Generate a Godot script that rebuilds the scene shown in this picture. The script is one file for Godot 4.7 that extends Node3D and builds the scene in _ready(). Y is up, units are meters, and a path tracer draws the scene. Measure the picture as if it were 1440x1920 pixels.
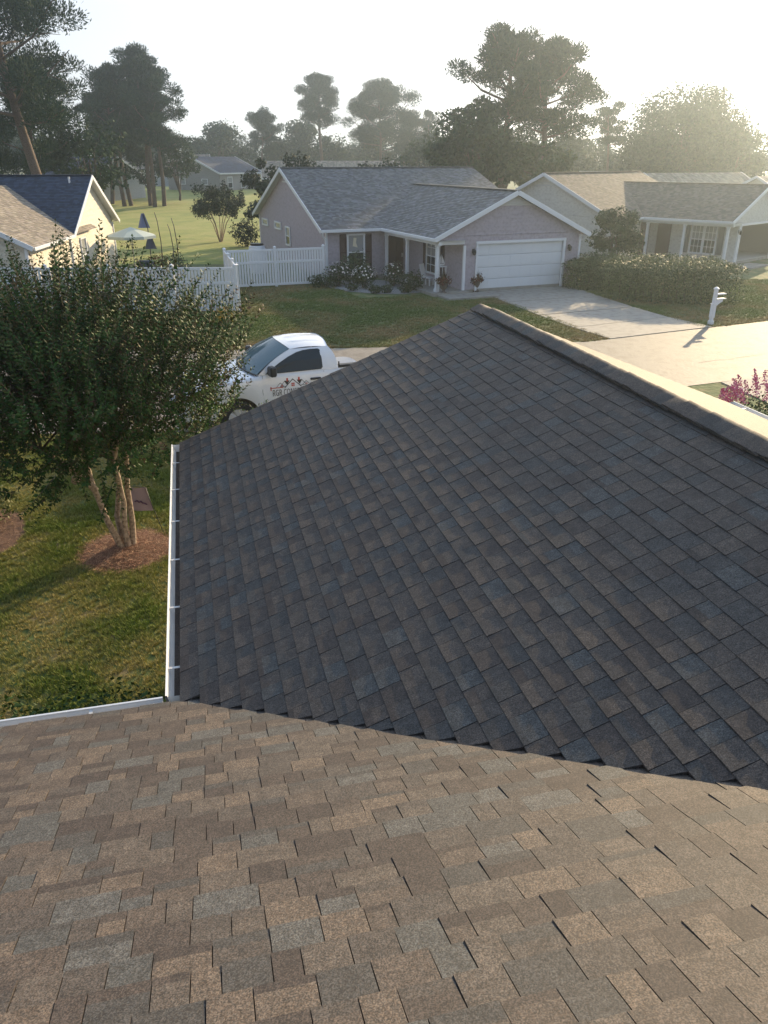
extends Node3D

# ---------------------------------------------------------------- mesh builder
class MB:
	var v := PackedVector3Array()
	var n := PackedVector3Array()
	var c := PackedColorArray()
	var uv := PackedVector2Array()
	var col := Color(1, 1, 1)
	func tri(a: Vector3, b: Vector3, d: Vector3) -> void:
		var nn := (b - a).cross(d - a).normalized()
		v.append(a); v.append(d); v.append(b)
		n.append(nn); n.append(nn); n.append(nn)
		c.append(col); c.append(col); c.append(col)
		uv.append(Vector2.ZERO); uv.append(Vector2.ZERO); uv.append(Vector2.ZERO)
	func tri_n(a: Vector3, b: Vector3, d: Vector3, na: Vector3, nb: Vector3, nd: Vector3) -> void:
		v.append(a); v.append(d); v.append(b)
		n.append(na); n.append(nd); n.append(nb)
		c.append(col); c.append(col); c.append(col)
		uv.append(Vector2.ZERO); uv.append(Vector2.ZERO); uv.append(Vector2.ZERO)
	func quad(a: Vector3, b: Vector3, d: Vector3, e: Vector3) -> void:
		tri(a, b, d); tri(a, d, e)
	func quad_uv(a: Vector3, b: Vector3, d: Vector3, e: Vector3, ua: Vector2, ub: Vector2, ud: Vector2, ue: Vector2) -> void:
		var nn := (b - a).cross(d - a).normalized()
		for k in [[a, ua], [d, ud], [b, ub], [a, ua], [e, ue], [d, ud]]:
			v.append(k[0]); n.append(nn); c.append(col); uv.append(k[1])
	func box(ctr: Vector3, size: Vector3, bs := Basis(), ch := 0.0) -> void:
		var h := size * 0.5
		var ax := [bs.x, bs.y, bs.z]
		var hh := [h.x, h.y, h.z]
		for i in 3:
			var j := (i + 1) % 3
			var k := (i + 2) % 3
			for s in [-1.0, 1.0]:
				var o: Vector3 = ctr + ax[i] * (hh[i] * s)
				var u: Vector3 = ax[j] * (hh[j] - ch)
				var w: Vector3 = ax[k] * (hh[k] - ch) * s
				quad(o - u - w, o + u - w, o + u + w, o - u + w)
		if ch > 0.0:
			for i in 3:
				var j := (i + 1) % 3
				var k := (i + 2) % 3
				for sj in [-1.0, 1.0]:
					for sk in [-1.0, 1.0]:
						var u: Vector3 = ax[i] * (hh[i] - ch)
						var p1: Vector3 = ctr + ax[j] * hh[j] * sj + ax[k] * (hh[k] - ch) * sk
						var p2: Vector3 = ctr + ax[j] * (hh[j] - ch) * sj + ax[k] * hh[k] * sk
						if sj * sk > 0:
							quad(p1 - u, p1 + u, p2 + u, p2 - u)
						else:
							quad(p1 + u, p1 - u, p2 - u, p2 + u)
			for sx in [-1.0, 1.0]:
				for sy in [-1.0, 1.0]:
					for sz in [-1.0, 1.0]:
						var pa: Vector3 = ctr + ax[0] * hh[0] * sx + ax[1] * (hh[1] - ch) * sy + ax[2] * (hh[2] - ch) * sz
						var pb: Vector3 = ctr + ax[0] * (hh[0] - ch) * sx + ax[1] * hh[1] * sy + ax[2] * (hh[2] - ch) * sz
						var pc: Vector3 = ctr + ax[0] * (hh[0] - ch) * sx + ax[1] * (hh[1] - ch) * sy + ax[2] * hh[2] * sz
						if sx * sy * sz > 0:
							tri(pa, pb, pc)
						else:
							tri(pa, pc, pb)
	func tube(pts: Array, radii: Array, sides := 6, cap := true) -> void:
		var rings := []
		var side := Vector3.ZERO
		for i in pts.size():
			var a: Vector3 = pts[maxi(i - 1, 0)]
			var b: Vector3 = pts[mini(i + 1, pts.size() - 1)]
			var t := (b - a).normalized()
			if side == Vector3.ZERO:
				side = t.cross(Vector3(0.31, 0.2, 0.93)).normalized()
			side = (side - t * side.dot(t)).normalized()
			var up := t.cross(side)
			var ring := []
			for k in sides:
				var an := TAU * k / sides
				ring.append(side * cos(an) + up * sin(an))
			rings.append(ring)
		for i in pts.size() - 1:
			for k in sides:
				var k2 := (k + 1) % sides
				var na: Vector3 = rings[i][k]
				var nb: Vector3 = rings[i][k2]
				var nc: Vector3 = rings[i + 1][k2]
				var nd: Vector3 = rings[i + 1][k]
				var pa: Vector3 = pts[i] + na * radii[i]
				var pb: Vector3 = pts[i] + nb * radii[i]
				var pc: Vector3 = pts[i + 1] + nc * radii[i + 1]
				var pd: Vector3 = pts[i + 1] + nd * radii[i + 1]
				tri_n(pa, pb, pc, na, nb, nc)
				tri_n(pa, pc, pd, na, nc, nd)
		if cap:
			for e in [0, pts.size() - 1]:
				for k in sides:
					var k2 := (k + 1) % sides
					tri(pts[e], pts[e] + rings[e][k] * radii[e], pts[e] + rings[e][k2] * radii[e])
	func lathe(prof: Array, segs: int, o: Vector3) -> void:
		for i in prof.size() - 1:
			var a: Vector2 = prof[i]
			var b: Vector2 = prof[i + 1]
			var tn := Vector2(b.y - a.y, -(b.x - a.x)).normalized()
			for k in segs:
				var t0 := TAU * k / segs
				var t1 := TAU * (k + 1) / segs
				var d0 := Vector3(cos(t0), 0, -sin(t0))
				var d1 := Vector3(cos(t1), 0, -sin(t1))
				var n0 := d0 * tn.x + Vector3.UP * tn.y
				var n1 := d1 * tn.x + Vector3.UP * tn.y
				var p := [o + d0 * a.x + Vector3.UP * a.y, o + d1 * a.x + Vector3.UP * a.y, o + d1 * b.x + Vector3.UP * b.y, o + d0 * b.x + Vector3.UP * b.y]
				tri_n(p[0], p[1], p[2], n0, n1, n1)
				tri_n(p[0], p[2], p[3], n0, n1, n0)
	func leaf(p: Vector3, dir: Vector3, nrm: Vector3, l: float, w: float) -> void:
		var s := dir.cross(nrm).normalized() * (w * 0.5)
		var m := p + dir * (l * 0.45) - nrm * (w * 0.12)
		var tip := p + dir * l
		tri(p, m + s, tip)
		tri(p, tip, m - s)
	func grid(f: Callable, nu: int, nv: int) -> void:
		var pts := []
		for i in nu + 1:
			var row := []
			for j in nv + 1:
				row.append(f.call(float(i) / nu, float(j) / nv))
			pts.append(row)
		var nm := []
		for i in nu + 1:
			var row := []
			for j in nv + 1:
				var du: Vector3 = pts[mini(i + 1, nu)][j] - pts[maxi(i - 1, 0)][j]
				var dv: Vector3 = pts[i][mini(j + 1, nv)] - pts[i][maxi(j - 1, 0)]
				row.append(du.cross(dv).normalized())
			nm.append(row)
		for i in nu:
			for j in nv:
				tri_n(pts[i][j], pts[i + 1][j], pts[i + 1][j + 1], nm[i][j], nm[i + 1][j], nm[i + 1][j + 1])
				tri_n(pts[i][j], pts[i + 1][j + 1], pts[i][j + 1], nm[i][j], nm[i + 1][j + 1], nm[i][j + 1])
	func mesh() -> ArrayMesh:
		var m := ArrayMesh.new()
		add_to(m)
		return m
	func add_to(m: ArrayMesh) -> void:
		var a := []
		a.resize(Mesh.ARRAY_MAX)
		a[Mesh.ARRAY_VERTEX] = v
		a[Mesh.ARRAY_NORMAL] = n
		a[Mesh.ARRAY_COLOR] = c
		a[Mesh.ARRAY_TEX_UV] = uv
		m.add_surface_from_arrays(Mesh.PRIMITIVE_TRIANGLES, a)

# ---------------------------------------------------------------- helpers
var rng := RandomNumberGenerator.new()
var M := {}
var used := {}

func rf(a: float, b: float) -> float:
	return rng.randf_range(a, b)

func lin(r: float, g: float, b: float) -> Color:
	return Color(r, g, b).linear_to_srgb()

func P(x: float, y: float, d: float) -> Vector3:   # d = metres ahead
	return Vector3(x, y, -d)

func mat(r: float, g: float, b: float, rough := 0.8, vc := false) -> StandardMaterial3D:
	var m := StandardMaterial3D.new()
	m.albedo_color = lin(r, g, b)
	m.roughness = rough
	m.vertex_color_use_as_albedo = vc
	m.cull_mode = BaseMaterial3D.CULL_DISABLED
	return m

func textured(r: float, g: float, b: float, rough: float, tex: Texture2D, scale: float, bump: Texture2D = null, bump_scale := 0.0, vc := false) -> StandardMaterial3D:
	var m := mat(r, g, b, rough, vc)
	m.albedo_texture = tex
	m.uv1_triplanar = true
	m.uv1_world_triplanar = true
	m.uv1_scale = Vector3.ONE * scale
	if bump:
		m.heightmap_enabled = true
		m.heightmap_texture = bump
		m.heightmap_scale = bump_scale
	return m

func numbered(called: String) -> String:
	var k: int = used.get(called, 0)
	used[called] = k + 1
	return called if k == 0 else "%s_%03d" % [called, k]

func tag(o: Node3D, label: String, category: String, group := "", kind := "") -> void:
	if label: o.set_meta("label", label)
	if category: o.set_meta("category", category)
	if group: o.set_meta("group", group)
	if kind: o.set_meta("kind", kind)

func thing(called: String, label: String, category: String, at := Vector3.ZERO, turn := 0.0, group := "", kind := "") -> Node3D:
	var o := Node3D.new()
	o.name = numbered(called)
	add_child(o)
	o.position = at
	o.rotation.y = turn
	tag(o, label, category, group, kind)
	return o

func part(called: String, b, m: Material, parent: Node3D) -> MeshInstance3D:
	var o := MeshInstance3D.new()
	o.name = called
	o.mesh = b.mesh() if b is MB else b
	if m: o.material_override = m
	parent.add_child(o, true)
	return o

func solo(called: String, b, m: Material, label: String, category: String, at := Vector3.ZERO, turn := 0.0, group := "", kind := "") -> MeshInstance3D:
	var o := part(numbered(called), b, m, self)
	o.position = at
	o.rotation.y = turn
	tag(o, label, category, group, kind)
	return o

func rvec() -> Vector3:
	var z := rf(-1, 1)
	var a := rf(0, TAU)
	var r := sqrt(1.0 - z * z)
	return Vector3(r * cos(a), z, r * sin(a))

func img_tex(img: Image) -> ImageTexture:
	img.generate_mipmaps()
	return ImageTexture.create_from_image(img)

func speckle_tex(size: int, lo: float, hi: float, warm: float, sd: int) -> ImageTexture:
	var r := RandomNumberGenerator.new()
	r.seed = sd
	var d := PackedByteArray()
	d.resize(size * size * 3)
	for i in size * size:
		var t := r.randf()
		t = t * t * (3.0 - 2.0 * t)
		var g := lerpf(lo, hi, t)
		var w := (r.randf() - 0.5) * warm
		d[i * 3] = int(clampf(g + w, 0, 1) * 255)
		d[i * 3 + 1] = int(clampf(g, 0, 1) * 255)
		d[i * 3 + 2] = int(clampf(g - w, 0, 1) * 255)
	return img_tex(Image.create_from_data(size, size, false, Image.FORMAT_RGB8, d))

func granule_tex(size: int) -> ImageTexture:
	# ceramic granules: fine grain over a faint uneven blend
	var lo := noise_img(size, 0.034, 4, 71)
	var r := RandomNumberGenerator.new()
	r.seed = 11
	var d := PackedByteArray()
	d.resize(size * size * 3)
	for y in size:
		for x in size:
			var t := r.randf()
			var g := 0.32 + 0.64 * t * t * (3.0 - 2.0 * t)
			if r.randf() < 0.05: g += 0.22
			if r.randf() < 0.08: g -= 0.2
			g *= 0.82 + 0.36 * lo.get_pixel(x, y).r
			var w := (r.randf() - 0.5) * 0.10
			var i := (y * size + x) * 3
			d[i] = int(clampf(g + w, 0, 1) * 255)
			d[i + 1] = int(clampf(g, 0, 1) * 255)
			d[i + 2] = int(clampf(g - w, 0, 1) * 255)
	return img_tex(Image.create_from_data(size, size, false, Image.FORMAT_RGB8, d))

func noise_img(size: int, freq: float, oct: int, sd: int) -> Image:
	var f := FastNoiseLite.new()
	f.seed = sd
	f.noise_type = FastNoiseLite.TYPE_SIMPLEX_SMOOTH
	f.frequency = freq
	f.fractal_octaves = oct
	return f.get_seamless_image(size, size)

func ramp_tex(size: int, freq: float, oct: int, sd: int, stops: Array, grain := 0.0) -> ImageTexture:
	var src := noise_img(size, freq, oct, sd)
	var r := RandomNumberGenerator.new()
	r.seed = sd + 5
	var d := PackedByteArray()
	d.resize(size * size * 3)
	for y in size:
		for x in size:
			var t := src.get_pixel(x, y).r
			var c := Color()
			var k := 0
			while k < stops.size() - 2 and t > stops[k + 1][0]:
				k += 1
			var u := clampf((t - stops[k][0]) / (stops[k + 1][0] - stops[k][0]), 0, 1)
			c = (stops[k][1] as Color).lerp(stops[k + 1][1], u)
			var g := 1.0 + (r.randf() - 0.5) * grain
			c = Color(c.r * g, c.g * g, c.b * g).linear_to_srgb()
			var i := (y * size + x) * 3
			d[i] = int(clampf(c.r, 0, 1) * 255)
			d[i + 1] = int(clampf(c.g, 0, 1) * 255)
			d[i + 2] = int(clampf(c.b, 0, 1) * 255)
	return img_tex(Image.create_from_data(size, size, false, Image.FORMAT_RGB8, d))

# ---------------------------------------------------------------- setting constants
const SUN_AZ := 31.0
const SUN_EL := 16.7
const PHI := 13.6           # turn of the house we stand on
const PITCH := 21.4
var own_at := Vector3(-1.246, 0, -3.932)

func _ready() -> void:
	rng.seed = 7
	camera_and_light()
	make_materials()
	ground()
	own_house()
	house_grey()
	house_beige()
	house_cream()
	far_houses()
	fences()
	truck()
	street_objects()
	front_garden()
	back_yard_things()
	trees()
	near_plants()

func sun_dir() -> Vector3:
	var a := deg_to_rad(SUN_AZ)
	var e := deg_to_rad(SUN_EL)
	return Vector3(sin(a) * cos(e), sin(e), -cos(a) * cos(e))

func camera_and_light() -> void:
	var cam := Camera3D.new()
	cam.name = "camera"
	add_child(cam)
	cam.position = Vector3(0, 5.67, 0)
	cam.rotation_degrees = Vector3(-24.5, 0, 0)
	cam.fov = 2.0 * rad_to_deg(atan(960.0 / 1450.0))
	cam.near = 0.05
	cam.far = 1500.0
	cam.current = true
	var sun := DirectionalLight3D.new()
	sun.name = "sun"
	add_child(sun)
	sun.look_at_from_position(Vector3.ZERO, -sun_dir())
	sun.light_color = Color(1.0, 0.89, 0.71)
	sun.light_energy = 1.6
	sun.light_angular_distance = 0.6
	sun.shadow_enabled = true
	var we := WorldEnvironment.new()
	we.name = "world_environment"
	add_child(we)
	var e := Environment.new()
	e.background_mode = Environment.BG_SKY
	e.tonemap_mode = Environment.TONE_MAPPER_LINEAR
	e.tonemap_exposure = 1.64
	e.sdfgi_enabled = true
	e.ssao_enabled = true
	e.ssil_enabled = true
	# haze: air that scatters strongly forward, so it glows towards the low sun
	e.volumetric_fog_enabled = true
	e.volumetric_fog_density = 0.0013
	e.volumetric_fog_albedo = Color(0.88, 0.95, 1.0)
	e.volumetric_fog_anisotropy = 0.8
	var sky := Sky.new()
	var pm := PanoramaSkyMaterial.new()
	pm.panorama = sky_panorama()
	sky.sky_material = pm
	e.sky = sky
	we.environment = e

func sky_panorama() -> ImageTexture:
	var w := 512
	var h := 256
	var d := PackedFloat32Array()
	d.resize(w * h * 3)
	var sd := sun_dir()
	var nz := FastNoiseLite.new()
	nz.seed = 3
	nz.frequency = 1.6
	nz.fractal_octaves = 4
	for y in h:
		var th := PI * (y + 0.5) / h
		for x in w:
			var ph := TAU * (x + 0.5) / w
			var dir := Vector3(sin(ph) * sin(th), cos(th), -cos(ph) * sin(th))
			var el := rad_to_deg(asin(dir.y))
			var g := rad_to_deg(acos(clampf(dir.dot(sd), -1, 1)))
			var e := maxf(el, 0.0)
			var zen := Vector3(0.175, 0.285, 0.47)
			var hor := Vector3(0.50, 0.54, 0.575)
			var c := zen.lerp(hor, exp(-e / 20.0))
			c *= lerpf(0.72, 1.0, clampf((cos(deg_to_rad(g)) + 1.0) * 0.5, 0, 1))
			c += Vector3(0.36, 0.35, 0.325) * exp(-g / 42.0)
			c += Vector3(0.96, 0.91, 0.81) * exp(-g * g / (2.0 * 22.0 * 22.0))
			c += Vector3(0.20, 0.165, 0.09) * exp(-e / 7.0) * exp(-g / 60.0)
			# thin high cloud
			var cl := nz.get_noise_3d(dir.x * 0.6, dir.y * 3.0, dir.z * 0.6)
			c *= 1.0 + clampf(cl, -0.4, 0.5) * 0.10
			if el < 0.0:
				c = c.lerp(Vector3(0.22, 0.21, 0.19), clampf(-el / 6.0, 0, 1))
			var i := (y * w + x) * 3
			d[i] = c.x
			d[i + 1] = c.y
			d[i + 2] = c.z
	var img := Image.create_from_data(w, h, false, Image.FORMAT_RGBF, d.to_byte_array())
	return ImageTexture.create_from_image(img)

func make_materials() -> void:
	var granule := granule_tex(1024)
	M.granule = granule
	var bumpn := img_tex(noise_img(256, 0.18, 3, 4))
	M.bumpn = bumpn
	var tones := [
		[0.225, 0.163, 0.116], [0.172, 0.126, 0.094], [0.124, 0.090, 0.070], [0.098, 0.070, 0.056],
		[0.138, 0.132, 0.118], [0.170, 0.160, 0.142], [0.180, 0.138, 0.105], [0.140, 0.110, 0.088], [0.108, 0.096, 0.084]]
	M.shingles = []
	for t in tones:
		var r: float = lerpf(t[0], 0.150, 0.05) * 1.08
		var g: float = lerpf(t[1], 0.122, 0.05) * 1.13
		var bl: float = lerpf(t[2], 0.100, 0.05) * 1.22
		var m := textured(r, g, bl, 0.76, granule, 0.34)
		M.shingles.append(m)
	M.underlay = mat(0.03, 0.028, 0.026, 0.95)
	M.white_metal = mat(0.78, 0.78, 0.77, 0.35)
	M.white_paint = mat(0.74, 0.74, 0.74, 0.55)
	M.white_vinyl = mat(0.76, 0.77, 0.79, 0.42)
	M.steel = mat(0.5, 0.5, 0.5, 0.35)
	M.black = mat(0.012, 0.012, 0.013, 0.45)
	M.plastic_black = mat(0.018, 0.018, 0.02, 0.5)
	M.glass = mat(0.02, 0.026, 0.03, 0.06)
	M.pane = mat(0.30, 0.31, 0.32, 0.08)
	M.soffit = mat(0.6, 0.59, 0.57, 0.7)
	var cn := ramp_tex(512, 0.02, 5, 21, [[0.2, Color(0.74, 0.72, 0.7)], [0.45, Color(0.9, 0.9, 0.9)], [0.8, Color(1, 1, 1)]], 0.16)
	M.concrete = textured(0.33, 0.305, 0.27, 0.8, cn, 0.22, bumpn, 0.25)
	M.road = textured(0.225, 0.198, 0.168, 0.72, cn, 0.16, bumpn, 0.5)
	M.joint = mat(0.11, 0.10, 0.088, 0.95)
	var gn := ramp_tex(1024, 0.012, 6, 33, [[0.25, Color(0.062, 0.10, 0.025)], [0.48, Color(0.092, 0.125, 0.034)], [0.62, Color(0.15, 0.145, 0.052)], [0.8, Color(0.21, 0.165, 0.08)]], 0.55)
	M.lawn = textured(1, 1, 1, 0.95, gn, 0.12, bumpn, 2.0)
	var fn := ramp_tex(1024, 0.008, 6, 35, [[0.25, Color(0.20, 0.235, 0.05)], [0.5, Color(0.255, 0.275, 0.06)], [0.75, Color(0.30, 0.29, 0.085)]], 0.3)
	M.fairway = textured(1, 1, 1, 0.95, fn, 0.035, bumpn, 3.0)
	var roofn := ramp_tex(512, 0.05, 4, 41, [[0.2, Color(0.62, 0.62, 0.62)], [0.5, Color(0.85, 0.84, 0.82)], [0.8, Color(1, 1, 1)]], 0.4)
	M.roofn = roofn
	M.roof_grey = far_roof_mat(0.225, 0.24, 0.265, 51)
	M.roof_brown = far_roof_mat(0.26, 0.22, 0.18, 52)
	M.roof_navy = far_roof_mat(0.05, 0.075, 0.135, 53)  # navy, with extra blue painted in for the reflected sky
	M.roof_tan = far_roof_mat(0.34, 0.30, 0.25, 54)
	M.siding_mauve = textured(0.46, 0.405, 0.445, 0.75, cn, 0.5)
	M.siding_beige = textured(0.70, 0.68, 0.63, 0.75, cn, 0.5)
	M.siding_cream = textured(0.70, 0.65, 0.54, 0.75, cn, 0.5)
	M.siding_blue = textured(0.42, 0.45, 0.48, 0.75, cn, 0.5)
	M.siding_grey = textured(0.36, 0.34, 0.33, 0.75, cn, 0.5)
	M.maroon = mat(0.06, 0.025, 0.025, 0.55)
	M.dark_shutter = mat(0.10, 0.105, 0.11, 0.6)
	M.garage_door = mat(0.72, 0.74, 0.76, 0.5)
	M.plasterboard = mat(0.50, 0.47, 0.42, 0.9)
	var bn := ramp_tex(256, 0.05, 4, 61, [[0.3, Color(0.42, 0.38, 0.34)], [0.48, Color(0.75, 0.70, 0.64)], [0.62, Color(1, 0.98, 0.95)]], 0.3)
	M.bark_pale = textured(0.42, 0.33, 0.25, 0.8, bn, 1.1)
	M.bark_pine = textured(0.17, 0.125, 0.10, 0.9, bn, 0.9, bumpn, 3.0)
	M.bark_dark = textured(0.11, 0.085, 0.065, 0.9, bn, 1.2)
	M.leaf = leaf_mat(0.48, 0.4)
	M.leaf_far = leaf_mat(0.7, 0.15)
	M.needle = leaf_mat(0.65, 0.15)
	M.straw = mat(1, 1, 1, 0.85, true)
	M.mulch = textured(0.34, 0.18, 0.11, 0.95, granule, 1.0)
	M.blade = leaf_mat(0.7, 0.6)

func far_roof_mat(r: float, g: float, b: float, sd: int) -> StandardMaterial3D:
	# granule tone of single shingle tabs, too far away to be told apart
	var rr := RandomNumberGenerator.new()
	rr.seed = sd
	var img := Image.create(256, 256, false, Image.FORMAT_RGB8)
	for row in 64:
		var x := 0
		while x < 256:
			var wdt := rr.randi_range(3, 8)
			var t := rr.randf_range(0.66, 1.0)
			img.fill_rect(Rect2i(x, row * 4, wdt, 4), Color(t, t * rr.randf_range(0.97, 1.0), t * rr.randf_range(0.93, 1.0)))
			x += wdt
	var m := mat(r, g, b, 0.85)
	m.albedo_texture = img_tex(img)
	return m

func leaf_mat(rough: float, back: float) -> StandardMaterial3D:
	var m := mat(1, 1, 1, rough, true)
	m.metallic_specular = 0.2
	m.backlight_enabled = true
	m.backlight = Color(back * 0.9, back, back * 0.35)
	return m

# ---------------------------------------------------------------- ground, street
func terrain_h(x: float, d: float) -> float:
	var t := clampf((d - 58.0) / 70.0, 0, 1)
	t = t * t * (3 - 2 * t)
	var side := clampf((2.0 - x) / 12.0, 0, 1)
	var h := 1.75 * t * side
	if d > 130.0:
		h -= clampf((d - 130.0) / 60.0, 0, 1) * 1.0 * side
	h += 0.10 * sin(x * 0.11 + 1.0) * sin(d * 0.09) * clampf((d - 50.0) / 20.0, 0, 1)
	return h

var near_edge := [[-60.0, 18.5], [-30.0, 17.4], [-15.0, 16.9], [-8.0, 16.7], [-2.5, 16.9], [3.0, 18.5], [8.3, 20.75], [11.0, 21.8], [16.0, 24.0], [25.0, 29.0], [40.0, 38.0]]
var far_edge := [[-60.0, 26.0], [-30.0, 25.2], [-12.0, 24.9], [-6.0, 25.1], [-1.8, 25.4], [0.4, 25.6], [6.9, 26.4], [14.9, 30.2], [20.0, 33.0], [32.0, 41.0], [44.0, 50.0]]

func edge_at(e: Array, x: float) -> float:
	for i in e.size() - 1:
		if x <= e[i + 1][0]:
			return lerpf(e[i][1], e[i + 1][1], clampf((x - e[i][0]) / (e[i + 1][0] - e[i][0]), 0, 1))
	return e[e.size() - 1][1]

func ground() -> void:
	# one lawn sheet out to the horizon
	var b := MB.new()
	var xs := []
	var x := -700.0
	while x <= 700.0:
		xs.append(x)
		var ax := absf(x)
		x += 80.0 if ax > 120 else (10.0 if ax > 40 else 3.0)
	var ds := []
	var d := -60.0
	while d <= 900.0:
		ds.append(d)
		d += 20.0 if d < -10 else (3.0 if d < 60 else (5.0 if d < 200 else 60.0))
	for i in xs.size() - 1:
		for j in ds.size() - 1:
			if ds[j] >= 48.0 and ds[j] < 200.0 and xs[i] > -42 and xs[i + 1] < 3.1:
				continue
			b.quad(P(xs[i], terrain_h(xs[i], ds[j]), ds[j]), P(xs[i + 1], terrain_h(xs[i + 1], ds[j]), ds[j]), P(xs[i + 1], terrain_h(xs[i + 1], ds[j + 1]), ds[j + 1]), P(xs[i], terrain_h(xs[i], ds[j + 1]), ds[j + 1]))
	var o := part("lawn_ground", b, M.lawn, self)
	tag(o, "mown green and straw-coloured lawn around the houses", "lawn", "", "structure")
	b = MB.new()
	for i in xs.size() - 1:
		for j in ds.size() - 1:
			if ds[j] >= 48.0 and ds[j] < 200.0 and xs[i] > -42 and xs[i + 1] < 3.1:
				b.quad(P(xs[i], terrain_h(xs[i], ds[j]), ds[j]), P(xs[i + 1], terrain_h(xs[i + 1], ds[j]), ds[j]), P(xs[i + 1], terrain_h(xs[i + 1], ds[j + 1]), ds[j + 1]), P(xs[i], terrain_h(xs[i], ds[j + 1]), ds[j + 1]))
	o = part("golf_green_field", b, M.fairway, self)
	tag(o, "sunlit yellow-green golf grass rising behind the houses", "field", "", "structure")
	# street
	b = MB.new()
	var sx := -60.0
	while sx < 40.0:
		var x2 := sx + 1.0
		b.quad(P(sx, 0.012, edge_at(near_edge, sx)), P(x2, 0.012, edge_at(near_edge, x2)), P(x2, 0.012, edge_at(far_edge, x2)), P(sx, 0.012, edge_at(far_edge, sx)))
		sx = x2
	o = part("street", b, M.road, self)
	tag(o, "pale worn street curving past the houses", "street", "", "structure")
	for q in [[9.6, 23.4, 14.0, 25.4], [-0.5, 19.5, 4.0, 24.0]]:
		var cb := MB.new()
		var prev := Vector2(q[0], q[1])
		for i in 14:
			var nx := Vector2(q[0], q[1]).lerp(Vector2(q[2], q[3]), (i + 1) / 14.0) + Vector2(rf(-0.07, 0.07), rf(-0.07, 0.07))
			var sd := (nx - prev).orthogonal().normalized() * rf(0.004, 0.010)
			cb.quad(P(prev.x - sd.x, 0.016, prev.y - sd.y), P(prev.x + sd.x, 0.016, prev.y + sd.y), P(nx.x + sd.x, 0.016, nx.y + sd.y), P(nx.x - sd.x, 0.016, nx.y - sd.y))
			prev = nx
		part("crack", cb, M.joint, o)
	# driveway of the grey house, in cast slabs
	var dw := Node3D.new()
	dw.name = "driveway"
	add_child(dw)
	tag(dw, "pale concrete driveway in front of the white garage door", "driveway", "", "structure")
	var left := [[4.45, 37.7], [5.3, 34.4], [6.2, 31.3], [7.0, 28.8], [7.85, 26.85]]
	var right := [[9.15, 39.3], [9.75, 36.2], [10.5, 33.2], [11.2, 30.9], [12.2, 28.95]]
	for i in 4:
		var g := 0.012
		var a0 := Vector2(left[i][0], left[i][1]).lerp(Vector2(left[i + 1][0], left[i + 1][1]), g)
		var a1 := Vector2(left[i][0], left[i][1]).lerp(Vector2(left[i + 1][0], left[i + 1][1]), 1 - g)
		var b0 := Vector2(right[i][0], right[i][1]).lerp(Vector2(right[i + 1][0], right[i + 1][1]), g)
		var b1 := Vector2(right[i][0], right[i][1]).lerp(Vector2(right[i + 1][0], right[i + 1][1]), 1 - g)
		slab_part("slab", [a0, b0, b1, a1], 0.03 + 0.004 * (i % 2), M.concrete, dw)
	# our own driveway and the one next door
	var od := Node3D.new()
	od.name = "driveway_own"
	add_child(od)
	tag(od, "concrete driveway between the roofed wing and the street", "driveway", "", "structure")
	slab_part("slab", [Vector2(0.2, 9.9), Vector2(-0.6, 13.2), Vector2(4.6, 14.6), Vector2(5.4, 11.2)], 0.03, M.concrete, od)
	slab_part("slab", [Vector2(-0.63, 13.25), Vector2(-1.3, 17.2), Vector2(4.0, 18.9), Vector2(4.57, 14.65)], 0.034, M.concrete, od)
	var nd := Node3D.new()
	nd.name = "driveway_beside"
	add_child(nd)
	tag(nd, "short concrete drive beyond the ridge beside the pink flowers", "driveway", "", "structure")
	slab_part("slab", [Vector2(9.4, 21.1), Vector2(14.6, 23.3), Vector2(15.6, 16.5), Vector2(10.6, 15.6)], 0.03, M.concrete, nd)

func slab_part(called: String, pts: Array, h: float, m: Material, parent: Node3D) -> void:
	var b := MB.new()
	var top := []
	var bot := []
	for q in pts:
		top.append(P(q.x, h, q.y))
		bot.append(P(q.x, -0.1, q.y))
	b.quad(top[3], top[2], top[1], top[0])
	if b.n[0].y < 0:
		b = MB.new()
		b.quad(top[0], top[1], top[2], top[3])
	for i in 4:
		b.quad(bot[i], bot[(i + 1) % 4], top[(i + 1) % 4], top[i])
	part(called, b, m, parent)

# ---------------------------------------------------------------- the house we stand on
func tab_mesh(q: Array, th: float, ln: float, band: float) -> ArrayMesh:
	# e = x, outward = y, upslope = z; origin at the left end of the butt edge
	var b := MB.new()
	var b2 := MB.new()
	tab_into(b, b2, Transform3D.IDENTITY, q, th, ln, band)
	var m := b.mesh()
	if b2.v.size() > 0: b2.add_to(m)
	return m

func tab_into(b: MB, b2: MB, t: Transform3D, q: Array, th: float, ln: float, band: float) -> void:
	# b2 takes the strip of differently coloured granules along the butt edge
	# q: x of butt-left, butt-right, top-right, top-left
	var c := 0.0025
	var A := t * Vector3(q[0], th, c)
	var B := t * Vector3(q[1], th, c)
	var C := t * Vector3(q[2], 0.0112, ln)
	var D := t * Vector3(q[3], 0.0112, ln)
	var A1 := t * Vector3(q[0], th - c, 0)
	var B1 := t * Vector3(q[1], th - c, 0)
	var A0 := t * Vector3(q[0], -0.003, 0)
	var B0 := t * Vector3(q[1], -0.003, 0)
	var C0 := t * Vector3(q[2], -0.003, ln)
	var D0 := t * Vector3(q[3], -0.003, ln)
	if band > 0.0:
		var E2 := A.lerp(D, band)
		var F2 := B.lerp(C, band)
		b.quad(D, C, F2, E2)
		b2.quad(E2, F2, B, A)
	else:
		b.quad(D, C, B, A)
	b.quad(A, B, B1, A1)
	b.quad(A1, B1, B0, A0)
	b.quad(B, C, C0, B0)
	b.quad(D, A, A0, D0)

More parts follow.
